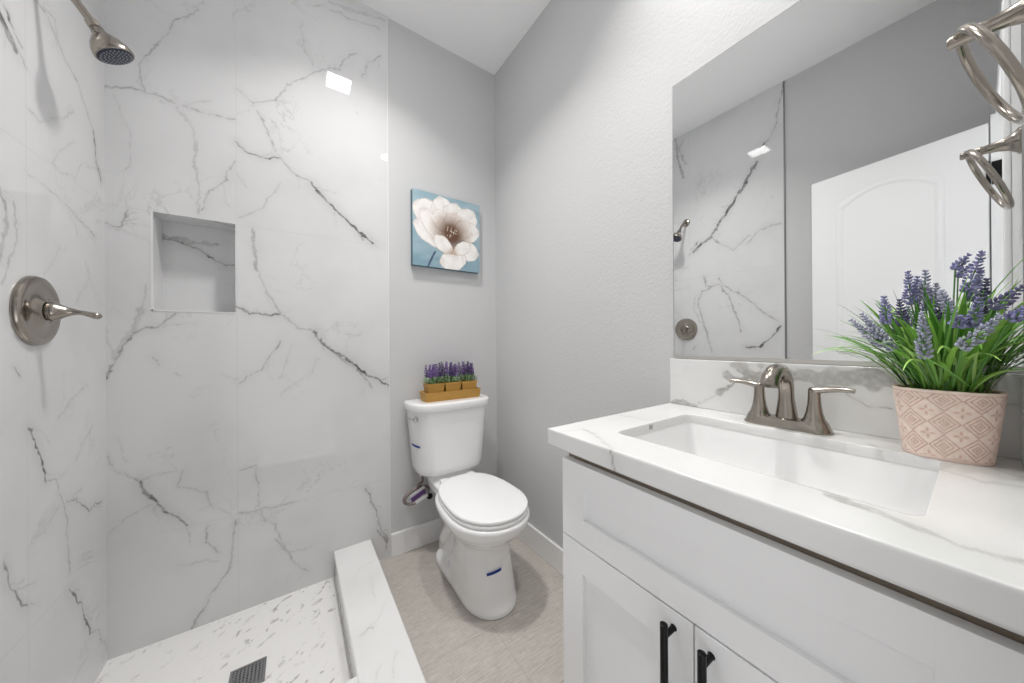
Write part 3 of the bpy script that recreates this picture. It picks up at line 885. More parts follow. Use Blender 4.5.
for y0, y1, hy in ((SPLIT + 0.0012, VY1, 0.302), (VY0, SPLIT - 0.0012, 0.2415)):
    b = MB(); shaker(b, VX, y0, y1, 0.105, 0.6655, 0.064, 0.066)
    d = b.build('door', M['cab'], van)
    h = MB()
    x = VX - 0.030; z1, z0 = 0.659, 0.500
    h.lathe([(0, 0.0045), (0.001, 0.0063), (z1 - z0 - 0.001, 0.0063), (z1 - z0, 0.0045)], (x, hy, z0), (0, 0, 1), 16)
    for z in (z1 - 0.022, z0 + 0.022):
        h.lathe([(0, 0.0048), (0.029, 0.0048), (0.0305, 0.0065)], (x, hy, z), (1, 0, 0), 12)
    h.build('bar_pull', M['black'], d, 40)

# countertop with the sink cut-out
CTX0, CTX1, CTY0, CTY1, CTZ, CTH = 0.515, XR - 0.001, YN + 0.002, 0.602, 0.920, 0.040
SX0, SX1, SY0, SY1 = 0.622, 0.948, 0.040, 0.484
def countertop():
    NA = 520
    cx, cy = (SX0 + SX1) / 2, (SY0 + SY1) / 2
    angs = list(np.linspace(0, 2 * PI, NA, endpoint=False))
    for X in (CTX0, CTX1):
        for Y in (CTY0, CTY1): angs.append(math.atan2(Y - cy, X - cx) % (2 * PI))
    angs = np.array(sorted(angs)); NA = len(angs)
    def edge(x0, x1, y0, y1, r):
        """distance along each ray from the centre to a rounded rectangle"""
        out = []
        for a in angs:
            c, s = math.cos(a), math.sin(a)
            lo, hi = 0.0, 2.0
            for _ in range(40):
                m = (lo + hi) / 2; px, py = cx + c * m, cy + s * m
                qx = max(x0 + r - px, px - (x1 - r), 0); qy = max(y0 + r - py, py - (y1 - r), 0)
                inside = x0 <= px <= x1 and y0 <= py <= y1 and (qx * qx + qy * qy <= r * r or qx == 0 or qy == 0)
                lo, hi = (m, hi) if inside else (lo, m)
            out.append(lo)
        return np.array(out)
    ri = edge(SX0, SX1, SY0, SY1, 0.022); ro = edge(CTX0, CTX1, CTY0, CTY1, 0.0)
    c, s = np.cos(angs), np.sin(angs)
    rows = []
    for z in (CTZ - 0.022, CTZ - 0.012, CTZ - 0.0015): rows.append((ri, z))
    for t in np.linspace(0, 1, 34): rows.append((ri + 0.0015 + (ro - 0.0015 - ri - 0.0015) * t, CTZ))
    for z in np.linspace(CTZ - 0.0015, CTZ - CTH, 9): rows.append((ro, z))
    co = np.vstack([np.stack([cx + c * r, cy + s * r, np.full(NA, z)], -1) for r, z in rows])
    n = len(rows)
    idx = np.arange(n * NA).reshape(n, NA)
    q = np.stack([idx[:-1], np.roll(idx, -1, 1)[:-1], np.roll(idx, -1, 1)[1:], idx[1:]], -1).reshape(-1, 4)[:, ::-1]
    # underside
    base = len(co)
    inn = np.stack([cx + c * ri, cy + s * ri, np.full(NA, CTZ - CTH)], -1)
    co = np.vstack([co, inn]); k = np.arange(NA)
    q = np.vstack([q, np.stack([idx[-1][k], base + k, base + (k + 1) % NA, idx[-1][(k + 1) % NA]], -1)])
    d, h = vein_field(co[:, 0], co[:, 1], VEINS_STREAKS_TOP, 0.7, 41)
    # the front edge carries the vein downwards
    fr = (np.abs(co[:, 0] - CTX0) < 1e-4) & (co[:, 2] < CTZ - 1e-4)
    d2, h2 = vein_field(co[:, 1], co[:, 2], [(1.0, 0.0042, [(0.4135, 0.922), (0.408, 0.90), (0.402, 0.879)])], 0.3, 42)
    d[fr] = d2[fr]; h[fr] = h2[fr]
    le = (np.abs(co[:, 1] - CTY1) < 1e-4) & (co[:, 2] < CTZ - 1e-4)
    d3, h3 = vein_field(co[:, 0], co[:, 2], [(0.5, 0.004, [(0.515, 0.893), (0.56, 0.91), (0.60, 0.922)])], 0.3, 43)
    d[le] = d3[le]; h[le] = h3[le]
    me = bpy.data.meshes.new('countertop')
    me.vertices.add(len(co)); me.vertices.foreach_set('co', co.astype(np.float32).ravel())
    me.loops.add(q.size); me.loops.foreach_set('vertex_index', q.astype(np.int32).ravel())
    me.polygons.add(len(q)); me.polygons.foreach_set('loop_start', np.arange(0, q.size, 4, dtype=np.int32))
    me.polygons.foreach_set('loop_total', np.full(len(q), 4, dtype=np.int32))
    me.update(calc_edges=True)
    paint_attr(me, np.stack([d, 0 * d, h], -1))
    o = link('countertop', me, M['quartz'])
    tag(o, 'white veined quartz countertop with a rectangular sink opening', 'countertop')
countertop()

def sink():
    t = thing('sink', 'white rectangular undermount basin sunk into the countertop', 'sink', (0.785, 0.262, 0.76))
    b = MB()
    lv = [(0.030, CTZ - 0.0222, 0.03), (0.0012, CTZ - 0.0222, 0.024), (0.0006, CTZ - 0.024, 0.024), (-0.006, CTZ - 0.06, 0.03), (-0.014, CTZ - 0.10, 0.04),
          (-0.028, CTZ - 0.125, 0.05), (-0.06, CTZ - 0.138, 0.05), (-0.13, CTZ - 0.145, 0.03)]
    rings = [rrect(SX0 - o, SX1 + o, SY0 - o, SY1 + o, r, z, 10) for o, z, r in lv]
    b.loft(rings, False, True)
    b.build('basin', M['porc'], t, 40)
    MB().lathe([(0.0, 0.024), (0.003, 0.023), (0.004, 0.016), (0.001, 0.014)], (0.785, 0.262, CTZ - 0.1452), (0, 0, 1), 28, True).build('drain', M['nickel'], t, 40)
    g = MB()
    # small grey printed mark on the end wall of the basin: a square outline with two strokes
    y = SY1 - 0.0004
    for x0, x1, z0, z1 in ((.758, .761, .9035, .9145), (.764, .767, .9035, .9145), (.770, .773, .9035, .9145), (.758, .767, .912, .9145), (.764, .773, .9035, .906)):
        g.box(x0, x1, y - 0.0006, y + 0.0002, z0, z1)
    g.build('printed_mark', simple('grey_print', (0.5, 0.5, 0.51), 0.5), t)['label'] = 'small grey printed mark'
sink()

# backsplash and side splash
us = stations(YN + 0.003, 0.597, 0.0025); vs = stations(CTZ + 0.0005, 1.072, 0.0025)
def slab(name, us, vs, place, field, ext, label, cat):
    o = grid_wall(name, M['quartz'], us, vs, place, field)
    bm = bmesh.new(); bm.from_mesh(o.data)
    r = bmesh.ops.extrude_edge_only(bm, edges=[e for e in bm.edges if len(e.link_faces) == 1])
    for v in [g for g in r['geom'] if isinstance(g, bmesh.types.BMVert)]: v.co += Vector(ext)
    bmesh.ops.recalc_face_normals(bm, faces=bm.faces[:])
    bm.to_mesh(o.data); bm.free()
    return tag(o, label, cat)
slab('backsplash', us, vs, lambda U, V: np.stack([np.full_like(U, XR - 0.020), U, V], -1), field_of(VEINS_SPLASH, [], [], 51, 0.9),
     (0.019, 0, 0), 'white quartz backsplash with broad grey veins below the mirror', 'backsplash')
us = stations(0.56, XR - 0.0205, 0.004); vs = stations(CTZ + 0.0005, 1.070, 0.004)
slab('side_splash', us, vs, lambda U, V: np.stack([U, np.full_like(U, YN + 0.0145), V], -1),
     field_of([(0.7, 0.003, [(1.06, 1.015), (0.95, 1.02), (0.8, 0.99)])], [], [], 61), (0, -0.0135, 0),
     'short white quartz side splash on the countertop beside the potted lavender', 'backsplash')

# mirror
mr = thing('wall_mirror', 'large frameless rectangular mirror above the backsplash', 'mirror', (XR - 0.003, 0.27, 1.08))
MB().box(XR - 0.006, XR - 0.0008, -0.0425, 0.589, 1.081, 2.0).build('mirror_glass', M['mirror'], mr)
b = MB()
b.box(XR - 0.012, XR - 0.0006, -0.0425, 0.589, 1.0735, 1.0808); b.box(XR - 0.012, XR - 0.0095, -0.0425, 0.589, 1.0808, 1.0840)
b.build('bottom_channel', simple('satin_channel', (0.62, 0.60, 0.57), 0.35, metal=0.7), mr)
e = MB(); e.box(XR - 0.0062, XR - 0.0007, 0.589, 0.5905, 1.081, 2.0); e.box(XR - 0.0062, XR - 0.0007, -0.0425, 0.5905, 2.0, 2.0015)
e.build('glass_edge', M['gasket'], mr)

# faucet
def faucet():
    fx, fy = 1.000, 0.272
    t = thing('faucet', 'brushed nickel two-handle arched faucet behind the sink', 'faucet', (fx, fy, CTZ))
    b = MB()
    def stadium(o, z):
        L, r = 0.055 + 0.0, 0.030 + o
        return [Vector((fx + (r if 1 else 0) * math.sin(a), fy + (L if -PI / 2 < a2 < PI / 2 else -L) + r * math.cos(a), z))
                for a, a2 in [(2 * PI * k / 48, ((2 * PI * k / 48 + PI) % (2 * PI)) - PI) for k in range(48)]]
    b.loft([stadium(o, CTZ + z) for o, z in ((0.0, 0.0003), (0.001, 0.003), (-0.002, 0.008), (-0.006, 0.018), (-0.007, 0.021), (-0.010, 0.0225))])
    b.build('base_plate', M['nickel'], t, 35)
    # spout: tapered arch, widening to the outlet
    pts, rad = [], []
    base = Vector((fx + 0.008, fy, CTZ + 0.020))
    for k in range(7):
        u = k / 6
        pts.append(base + Vector((-0.002 * u, 0, 0.068 * u))); rad.append(0.0225 - 0.0070 * min(1, u * 1.3))
    R = 0.060
    cc = pts[-1] + Vector((-R, 0, 0))
    for k in range(1, 15):
        a = PI * 0.80 * k / 14
        pts.append(cc + Vector((R * math.cos(a), 0, R * 0.90 * math.sin(a)))); rad.append(0.0155 + 0.0022 * k / 14)
    pts.append(pts[-1] + Vector((-0.004, 0, -0.011))); rad.append(0.0178)
    s = MB(); s.tube(pts, rad, 24); s.build('spout', M['nickel'], t, 50)
    for sg in (1, -1):
        h = MB()
        hy = fy + sg * 0.053
        h.lathe([(0.018, 0.0250), (0.022, 0.0245), (0.030, 0.0195), (0.045, 0.0150), (0.065, 0.0122), (0.083, 0.0112), (0.094, 0.0112), (0.101, 0.0095), (0.104, 0.004)],
                (fx, hy, CTZ), (0, 0, 1), 28)
        lp, lr = [], []
        for k in range(9):
            u = k / 8
            lp.append(Vector((fx - 0.004 * u, hy + sg * (0.002 + 0.064 * u), CTZ + 0.0955 + 0.010 * math.sin(u * PI * 0.6) - 0.003 * u)))
            lr.append(0.0112 - 0.0040 * u)
        h.tube(lp, lr, 16, True, 0.72)
        h.build('handle', M['nickel'], t, 50)
faucet()

# towel ring on the doorway wall
def towel_ring():
    x, z = 0.81, 1.574
    t = thing('towel_ring', 'brushed nickel towel ring on the wall beside the mirror', 'towel ring', (x, YN, z))
    b = MB()
    b.lathe([(0.0004, 0.029), (0.004, 0.029), (0.008, 0.0235), (0.016, 0.0165), (0.030, 0.0115), (0.048, 0.0092), (0.052, 0.0105), (0.055, 0.0092), (0.078, 0.0086), (0.0800, 0.0070)],
            (x, YN, z), (0, 1, 0), 32)
    b.build('post', M['nickel'], t, 40)
    r = MB()
    top = Vector((x, 0.0150, z + 0.002)); bot = Vector((x, -0.0385, 1.432))
    d = (bot - top); rr = d.length / 2
    r.ring((top + bot) / 2, rr, 0.0056, (1, 0, 0), d.normalized(), 72, 14, 0.9)
    r.build('ring', M['nickel'], t, 60)
    s = MB(); s.lathe([(0, 0.0094), (0.012, 0.0094)], (x, 0.0090, z + 0.001), (0, 1, 0), 20)
    s.build('ring_clasp', M['nickel'], t, 40)
towel_ring()

# shower valve and shower head on the left wall
def shower_valve():
    y, z = 1.382, 1.222
    t = thing('shower_valve', 'round brushed nickel shower valve with a lever on the marble wall', 'shower valve', (XL, y, z))
    MB().lathe([(0.0004, 0.0905), (0.005, 0.0905), (0.010, 0.088), (0.012, 0.083), (0.0130, 0.071), (0.0115, 0.067), (0.0115, 0.050), (0.016, 0.034), (0.022, 0.026)],
               (XL, y, z), (1, 0, 0), 56).build('escutcheon', M['nickel'], t, 35)
    h = MB()
    h.lathe([(0.010, 0.0205), (0.013, 0.0225), (0.0195, 0.0225), (0.0205, 0.0205), (0.0220, 0.0205), (0.0235, 0.0245), (0.030, 0.0255), (0.037, 0.0235), (0.045, 0.0180), (0.053, 0.0130), (0.061, 0.0098), (0.067, 0.0086)], (XL, y, z), (1, 0, 0), 36)
    lp = [(XL + 0.064, y, z), (XL + 0.072, y + .0006, z - .0008), (XL + 0.081, y + .001, z - .0025), (XL + 0.090, y + .002, z - .0055), (XL + 0.099, y + .002, z - .0085), (XL + 0.107, y + .002, z - .0105), (XL + 0.1115, y + .002, z - .0112)]
    h.tube(lp, [0.0090, 0.0078, 0.0074, 0.0088, 0.0102, 0.0098, 0.0050], 18, True, 0.85)
    h.build('lever', M['nickel'], t, 50)
shower_valve()

def shower_head():
    y, z = 1.375, 2.107
    t = thing('showerhead', 'brushed nickel shower head with dark nozzle face, high on the wall', 'shower head', (XL, y, z))
    MB().lathe([(0.0003, 0.031), (0.003, 0.0305), (0.008, 0.024), (0.011, 0.016), (0.013, 0.012)], (XL, y, z), (1, 0, 0), 32).build('flange', M['nickel'], t, 40)
    pts = [Vector((XL + 0.004, y, z)), Vector((XL + 0.018, y, z - 0.001)), Vector((XL + 0.036, y, z - 0.008)), Vector((XL + 0.054, y, z - 0.021)), Vector((-0.484, y + .003, 2.063)), Vector((-0.460, y + .006, 2.026)), Vector((-0.455, y + .006, 2.018))]
    MB().tube(pts, 0.0095, 16).build('shower_arm', M['nickel'], t, 60)
    ax = Vector((0.50, 0.12, -0.86)).normalized()
    o = Vector((-0.462, y + .005, 2.029))
    b = MB()
    b.lathe([(0.0, 0.0125), (0.006, 0.0135), (0.016, 0.0135), (0.0175, 0.0115), (0.019, 0.0135), (0.030, 0.0155), (0.040, 0.024), (0.052, 0.034), (0.066, 0.041), (0.078, 0.0435), (0.083, 0.0425), (0.084, 0.040)], o, ax, 36)
    b.build('head_shell', M['nickel'], t, 50)
    f = MB(); f.lathe([(0.0825, 0.0405), (0.0855, 0.0385), (0.0868, 0.030), (0.087, 0.0001)], o, ax, 36)
    fo = f.build('nozzle_face', M['nozzle'], t, 50)
    u = ax.orthogonal().normalized(); w = ax.cross(u)
    n = MB()
    for ring, cnt in ((0.008, 6), (0.016, 12), (0.024, 18), (0.0325, 24)):
        for k in range(cnt):
            a = 2 * PI * (k + 0.5 * (cnt // 6 % 2)) / cnt
            n.ball(o + ax * 0.0868 + (u * math.cos(a) + w * math.sin(a)) * ring, 0.0017, 1)
    n.build('nozzles', M['nub'], fo, 180)
shower_head()

# ================================================================== TOILET
TX = 0.700
def toilet(TX=TX):
    t = thing('toilet', 'white two-piece toilet with closed lid and strips of blue tape', 'toilet', (TX, 1.35, 0))
    b = MB()
    # bowl and front column: z, front y, back y, half width, centre y, centre x
    S = [(0.000, 1.104, 1.60, 0.121, 1.26, .711), (0.018, 1.102, 1.60, 0.122, 1.26, .711), (0.045, 1.111, 1.58, 0.116, 1.26, .711), (0.12, 1.128, 1.50, 0.108, 1.25, .709),
         (0.20, 1.140, 1.48, 0.101, 1.25, .705), (0.250, 1.136, 1.48, 0.101, 1.25, .704), (0.275, 1.126, 1.49, 0.108, 1.25, .703), (0.300, 1.105, 1.50, 0.126, 1.25, .702),
         (0.325, 1.075, 1.52, 0.150, 1.25, .701), (0.350, 1.050, 1.53, 0.170, 1.25, .700), (0.372, 1.036, 1.545, 0.181, 1.25, .700), (0.392, 1.031, 1.555, 0.185, 1.25, .700),
         (0.402, 1.034, 1.55, 0.182, 1.25, .700), (0.405, 1.042, 1.54, 0.175, 1.25, .700)]
    b.loft([superellipse(cx, yc, hw, yc - yf, yb - yc, 2.1, 2.6, z, 56) for z, yf, yb, hw, yc, cx in S])
    # rear body carrying the tank, flaring to the foot
    R = [(0.0, 1.33, 1.635, 0.110), (0.028, 1.33, 1.635, 0.109), (0.042, 1.34, 1.63, 0.101), (0.058, 1.36, 1.63, 0.074), (0.12, 1.36, 1.63, 0.060), (0.20, 1.36, 1.64, 0.056), (0.28, 1.36, 1.64, 0.070), (0.33, 1.40, 1.70, 0.095),
         (0.36, 1.42, 1.735, 0.112), (0.402, 1.44, 1.74, 0.118), (0.412, 1.565, 1.74, 0.118), (0.432, 1.590, 1.74, 0.116), (0.437, 1.595, 1.735, 0.112)]
    b.loft([superellipse(TX, (y0 + y1) / 2, hw, (y1 - y0) / 2, (y1 - y0) / 2, 4, 4, z, 40) for z, y0, y1, hw in R])
    bowl = b.build('bowl', M['porc'], t, 180)
    rm = bowl.modifiers.new('merge', 'REMESH'); rm.mode = 'VOXEL'; rm.voxel_size = 0.005; rm.use_smooth_shade = True
    sm = bowl.modifiers.new('smooth', 'SMOOTH'); sm.factor = 0.5; sm.iterations = 10
    for sg in (1, -1):
        tr = MB()
        p = [(TX + sg * 0.050, 1.40, 0.30), (TX + sg * 0.054, 1.45, 0.25), (TX + sg * 0.055, 1.52, 0.19), (TX + sg * 0.054, 1.58, 0.12), (TX + sg * 0.05, 1.61, 0.05)]
        tr.tube(p, [0.028, 0.030, 0.030, 0.029, 0.028], 20)
        tr.build('trapway', M['porc'], t, 180)
        MB().lathe([(0.030, 0.0150), (0.050, 0.0145), (0.066, 0.0125), (0.072, 0.008), (0.074, 0.001)], (TX + sg * 0.089, 1.46, -0.004), (0, 0, 1), 20).build('bolt_cap', M['porc'], t, 60)
    # seat and lid
    def plate(z0, z1, o, r):
        prof = [(-r, z0), (-r * 0.3, z0 + r * 0.3), (0, z0 + r), (0, z1 - r), (-r * 0.3, z1 - r * 0.3), (-r, z1), (-0.02, z1 + 0.0010), (-0.08, z1 + 0.002), (-0.14, z1 + 0.0025)]
        return [superellipse(TX, 1.235, 0.1705 + o + k, 0.195 + o + k, 0.300 + o * 0.3 + k, 2.1, 2.7, z, 64) for k, z in prof]
    s = MB(); s.loft(plate(0.4065, 0.4215, 0.0005, 0.004)); s.build('seat', M['seatp'], t, 60)
    s = MB(); s.loft(plate(0.4240, 0.440, 0.0, 0.006)); s.build('seat_lid', M['seatp'], t, 60)
    for sg in (1, -1):
        MB().box(TX + sg * 0.075 - 0.022, TX + sg * 0.075 + 0.022, 1.505, 1.550, 0.4045, 0.436, 0.008, 3).build('seat_hinge', M['seatp'], t, 60)
    # tank: square back corners, big sweeping front corners and a bowed front
    TX = 0.707
    def tk(z, hw, yf, yb, bow, o=0.0):
        hw += o; yf -= o; yb += o * 0.5
        r = 0.026; ex, ey = hw * 0.42, (yb - yf) * 0.66
        pts = []
        for cx, a0 in ((TX + hw - r, 0), (TX - hw + r, PI / 2)):
            for k in range(9):
                a = a0 + PI / 2 * k / 8
                pts.append(Vector((cx + r * math.cos(a), yb - r + r * math.sin(a), z)))
        for k in range(15):
            a = PI + PI / 2 * k / 14
            c, s_ = math.cos(a), math.sin(a)
            pts.append(Vector((TX - hw + ex + ex * math.copysign(abs(c) ** 0.85, c), yf + ey + ey * math.copysign(abs(s_) ** 0.85, s_), z)))
        for k in range(1, 12):
            pts.append(Vector((TX - hw + ex + (2 * hw - 2 * ex) * k / 12, yf, z)))
        for k in range(15):
            a = 1.5 * PI + PI / 2 * k / 14
            c, s_ = math.cos(a), math.sin(a)
            pts.append(Vector((TX + hw - ex + ex * math.copysign(abs(c) ** 0.85, c), yf + ey + ey * math.copysign(abs(s_) ** 0.85, s_), z)))
        for q in pts:
            if q.y < yf + ey: q.y -= bow * max(0, 1 - ((q.x - TX) / hw) ** 2)
        return pts
    YB = 1.745
    k = MB()
    k.loft([tk(0.4385, 0.158, 1.592, YB - 0.02, 0.012), tk(0.4415, 0.172, 1.580, YB - 0.008, 0.012), tk(0.452, 0.182, 1.572, YB - 0.003, 0.013), tk(0.48, 0.188, 1.568, YB, 0.014),
            tk(0.64, 0.202, 1.563, YB, 0.015), tk(0.777, 0.216, 1.558, YB, 0.016)])
    k.build('tank', M['porc'], t, 50)
    k = MB()
    L = (0.219, 1.555, YB, 0.016)
    k.loft([tk(0.7775, *L, 0.0), tk(0.780, *L, 0.007), tk(0.784, *L, 0.0095), tk(0.810, *L, 0.0095), tk(0.816, *L, 0.0075), tk(0.8200, *L, 0.001), tk(0.8210, *L, -0.02)])
    k.build('tank_lid', M['porc'], t, 50)
    # flush lever at the left front corner of the tank
    f = MB()
    n = Vector((-0.78, -0.62, 0)).normalized()
    o = Vector((0.5075, 1.607, 0.742))
    f.lathe([(0, 0.0140), (0.006, 0.0140), (0.010, 0.0120), (0.016, 0.0125), (0.0205, 0.0095), (0.0215, 0.003)], o, n, 24)
    q = o + n * 0.013
    tg = Vector((-0.55, 0.83, 0.06))
    f.tube([q, q + tg * 0.02, q + tg * 0.045 + n * 0.002, q + tg * 0.062], [0.0065, 0.0055, 0.006, 0.005], 12, True, 0.7)
    f.build('flush_lever', M['chrome'], t, 60)
    # strips of blue tape
    def strip(pts, h, label, slope=0.0):
        m = MB(); vs_ = []
        for i, q in enumerate(pts):
            dz = slope * i / (len(pts) - 1)
            vs_.append([m.bm.verts.new((q[0], q[1], q[2] - h / 2 + dz)), m.bm.verts.new((q[0], q[1], q[2] + h / 2 + dz))])
        for A, B_ in zip(vs_, vs_[1:]): m.bm.faces.new((A[0], B_[0], B_[1], A[1]))
        o_ = m.build('tape_strip', M['tape'], t); o_['label'] = label
        w = o_.modifiers.new('thick', 'SOLIDIFY'); w.thickness = 0.0008
    side = [p_ for p_ in tk(0.605, 0.1985, 1.5643, YB, 0.0147, 0.0008)][18:33]
    side = [p_ for p_ in side if 1.60 < p_.y < 1.69]
    strip([(p_.x, p_.y, 0.598) for p_ in side], 0.011, 'short blue tape strip on the tank')
    fr = [p_ for p_ in superellipse(0.706, 1.25, 0.1035, 1.25 - 1.135, 0.23, 2.1, 2.6, 0.18, 320) if p_.y < 1.25 and 0.650 < p_.x < 0.712]
    fr.sort(key=lambda p_: p_.x)
    strip([(p_.x, p_.y - 0.001, 0.172) for p_ in fr], 0.0115, 'blue tape strip on the front of the pedestal', 0.010)
    return t
toilet()

# water supply: stop valve on the wall and the coiled hose with its tag
v = thing('shutoff_valve', 'small chrome stop valve on the wall beside the toilet', 'valve', (0.600, D, 0.300))
b = MB()
b.lathe([(0.0045 - 0.004, 0.022), (0.004, 0.021), (0.008, 0.012), (0.010, 0.007), (0.045, 0.007), (0.046, 0.011), (0.068, 0.011), (0.070, 0.006)], (0.600, D + 0.0035, 0.300), (0, -1, 0), 24)
b.lathe([(0, 0.007), (0.022, 0.0065), (0.034, 0.0065)], (0.600, D - 0.055, 0.300), (0, 0, 1), 16)
b.build('valve_body', M['chrome'], v, 40)
b = MB(); b.lathe([(0.069, 0.006), (0.076, 0.006), (0.078, 0.016), (0.088, 0.016), (0.090, 0.012)], (0.600, D + 0.0035, 0.300), (0, -1, 0), 20)
b.build('valve_knob', M['black'], v, 40)
hs = thing('supply_hose', 'coiled braided supply hose with a purple and white tag below the tank', 'hose', (0.540, 1.69, 0.32))
def coil():
    b = MB()
    pts = []
    # rises from the valve, loops twice in a flattened coil, then up to the tank
    c = Vector((0.530, 1.685, 0.322)); ua = Vector((0.93, -0.10, 0.30)).normalized(); va = Vector((-0.25, 0.15, 0.95)).normalized()
    pts += [Vector((0.600, D - 0.055, 0.330)), Vector((0.598, 1.702, 0.338))]
    N_ = 60
    for k in range(N_ + 1):
        a = 2 * PI * 2.25 * k / N_ - 0.1
        w = 1.0 - 0.12 * k / N_
        pts.append(c + ua * 0.070 * w * math.cos(a) + va * 0.034 * w * math.sin(a) + Vector((0, -0.016 * k / N_ + 0.004, 0)))
    e = pts[-1]
    pts += [e + Vector((0.012, 0, 0.03)), Vector((0.566, 1.69, 0.38)), Vector((0.562, 1.69, 0.42))]
    # smooth
    for _ in range(2):
        q = [pts[0]]
        for a, d in zip(pts, pts[1:]): q += [a * 0.75 + d * 0.25, a * 0.25 + d * 0.75]
        q.append(pts[-1]); pts = q
    b.tube(pts, 0.0066, 10)
    b.build('hose', M['hose'], hs, 180)
    b = MB(); b.lathe([(0, 0.012), (0.018, 0.012), (0.020, 0.009)], (0.562, 1.69, 0.4175), (0, 0, 1), 8); b.build('coupling_nut', M['seatp'], hs)
    def card(name, mat, c, w, h, dz, label):
        g = MB(); g.box(-w / 2, w / 2, -0.0015, 0.0015, -h / 2, h / 2, 0.0008)
        o = g.build(name, mat, hs)
        o.matrix_parent_inverse = Matrix.Identity(4)
        o.location = Vector(c) - hs.location; o.rotation_euler = (0.15, -0.35, 0.12); o['label'] = label
    card('tag', M['tag_white'], (0.525, 1.653, 0.352), 0.085, 0.020, 0, 'white paper tag')
    card('tag', M['tag_purple'], (0.528, 1.649, 0.335), 0.080, 0.026, 0, 'purple printed tag')
    card('tag', M['tag_white'], (0.545, 1.645, 0.314), 0.070, 0.019, 0, 'white paper tag, lower')
coil()

# ================================================================== PAINTING
def painting():
    x0, x1, z0, z1 = 0.531, 0.940, 1.553, 1.967
    yf, yb = D - 0.032, D + 0.003
    t = thing('canvas_painting', 'square canvas painting of a white flower on blue, above the toilet', 'painting', ((x0 + x1) / 2, D, z0))
    n = 190
    s = np.linspace(0, 1, n)
    U, Vt = np.meshgrid(s, s, indexing='ij')
    u, v = U.ravel(), 1 - Vt.ravel()           # v measured from the top
    st = 0.5 + 0.5 * vnoise(u * 7 + v * 3, v * 16, 70)
    bg = np.stack([0.25 + 0.16 * st, 0.39 + 0.14 * st, 0.46 + 0.13 * st], -1)
    lowc = np.clip((v - 0.45) * 1.6, 0, 1)[:, None]
    bg = bg * (1 - 0.45 * lowc) + np.array([0.10, 0.22, 0.29]) * 0.45 * lowc
    col = bg.copy()
    uw = u + 0.012 * vnoise(u * 11, v * 11, 71) + 0.005 * vnoise(u * 34, v * 34, 72)
    vw = v + 0.012 * vnoise(u * 11, v * 11, 73) + 0.005 * vnoise(u * 34, v * 34, 74)
    # stem
    dd = np.abs((uw - 0.24) * 0.90 + (vw - 0.94) * 0.42)
    ms = np.clip(1.4 - dd / 0.014, 0, 1) * (vw > 0.78)
    col = col * (1 - ms[:, None]) + np.array([0.03, 0.06, 0.12]) * ms[:, None]
    def lin(c): return np.array([(q / 255) ** 2.2 for q in c])
    white, cream, tan, brown = lin((242, 239, 236)), lin((216, 208, 202)), lin((170, 132, 98)), lin((92, 58, 34))
    def petal(bx, by, tx, ty, w, tanlen, edge=0.10, tip=0.55, shade=0.0):
        """petal from its base (bx, by) to its tip, half width w, broadest at `tip`"""
        dx, dy = tx - bx, ty - by; L = math.hypot(dx, dy)
        a = ((uw - bx) * dx + (vw - by) * dy) / (L * L)
        c = ((uw - bx) * -dy + (vw - by) * dx) / L
        aa = np.clip(a, 0, 1)
        prof = w * (np.sin(PI * aa ** (math.log(0.5) / math.log(tip)))) ** 0.55 + 1e-6
        r = np.abs(c) / prof
        m = np.clip((1.0 - r) * 14, 0, 1) * ((a > 0) & (a < 1))
        k = np.clip(1 - a / max(tanlen, 1e-3), 0, 1) ** 1.3
        stq = 0.5 + 0.5 * vnoise(c * 70, a * 5 + bx * 50, 75)
        base = white * (1 - 0.16 * stq)[:, None] + cream * (0.16 * stq)[:, None]
        pc = base * (1 - k)[:, None] + tan * k[:, None]
        pc = pc * (1 - shade) + cream * shade
        ed = np.clip((r - (1 - 1.7 * edge)) / (1.7 * edge), 0, 1) ** 1.5 * 0.9 + np.clip((a - 0.90) / 0.10, 0, 1) * 0.35 + 0.30 * np.clip(vnoise(c * 26 + bx * 9, a * 2.2 + by * 7, 77), 0, 1) * np.clip(1.3 - a, 0, 1)
        pc = pc * (1 - np.clip(ed, 0, 1)[:, None]) + lin((172, 152, 134)) * np.clip(ed, 0, 1)[:, None]
        return m[:, None], pc
    P = [(0.52, 0.50, 0.03, 0.16, 0.19, 0.25, 0.10, 0.62, 0.05), (0.54, 0.48, 0.36, 0.02, 0.18, 0.2, 0.08, 0.6, 0.0), (0.56, 0.46, 0.62, 0.06, 0.17, 0.2, 0.08, 0.6, 0.05),
         (0.58, 0.46, 0.93, 0.13, 0.17, 0.2, 0.08, 0.62, 0.0), (0.58, 0.48, 0.99, 0.40, 0.15, 0.25, 0.08, 0.6, 0.05),
         (0.55, 0.72, 0.03, 0.40, 0.16, 0.20, 0.08, 0.58, 0.05), (0.56, 0.70, 0.98, 0.72, 0.15, 0.28, 0.08, 0.6, 0.0), (0.53, 0.72, 0.62, 1.0, 0.22, 0.22, 0.08, 0.55, 0.0),
         (0.54, 0.75, 0.12, 0.24, 0.13, 0.20, 0.10, 0.6, 0.0),
         (0.55, 0.52, 0.30, 0.22, 0.13, 0.45, 0.10, 0.6, 0.05), (0.55, 0.50, 0.60, 0.20, 0.15, 0.45, 0.1, 0.6, 0.0), (0.57, 0.52, 0.86, 0.32, 0.13, 0.45, 0.1, 0.6, 0.0)]
    for p in P:
        m, pc = petal(*p); col = col * (1 - m) + pc * m
    # heart of the flower
    rr = np.hypot((uw - 0.555) / 0.25, (vw - 0.50) / 0.24)
    hm = np.clip(1.4 - rr, 0, 1)[:, None] ** 0.9 * 0.97
    col = col * (1 - hm) + (tan * (1 - hm) + brown * hm) * hm
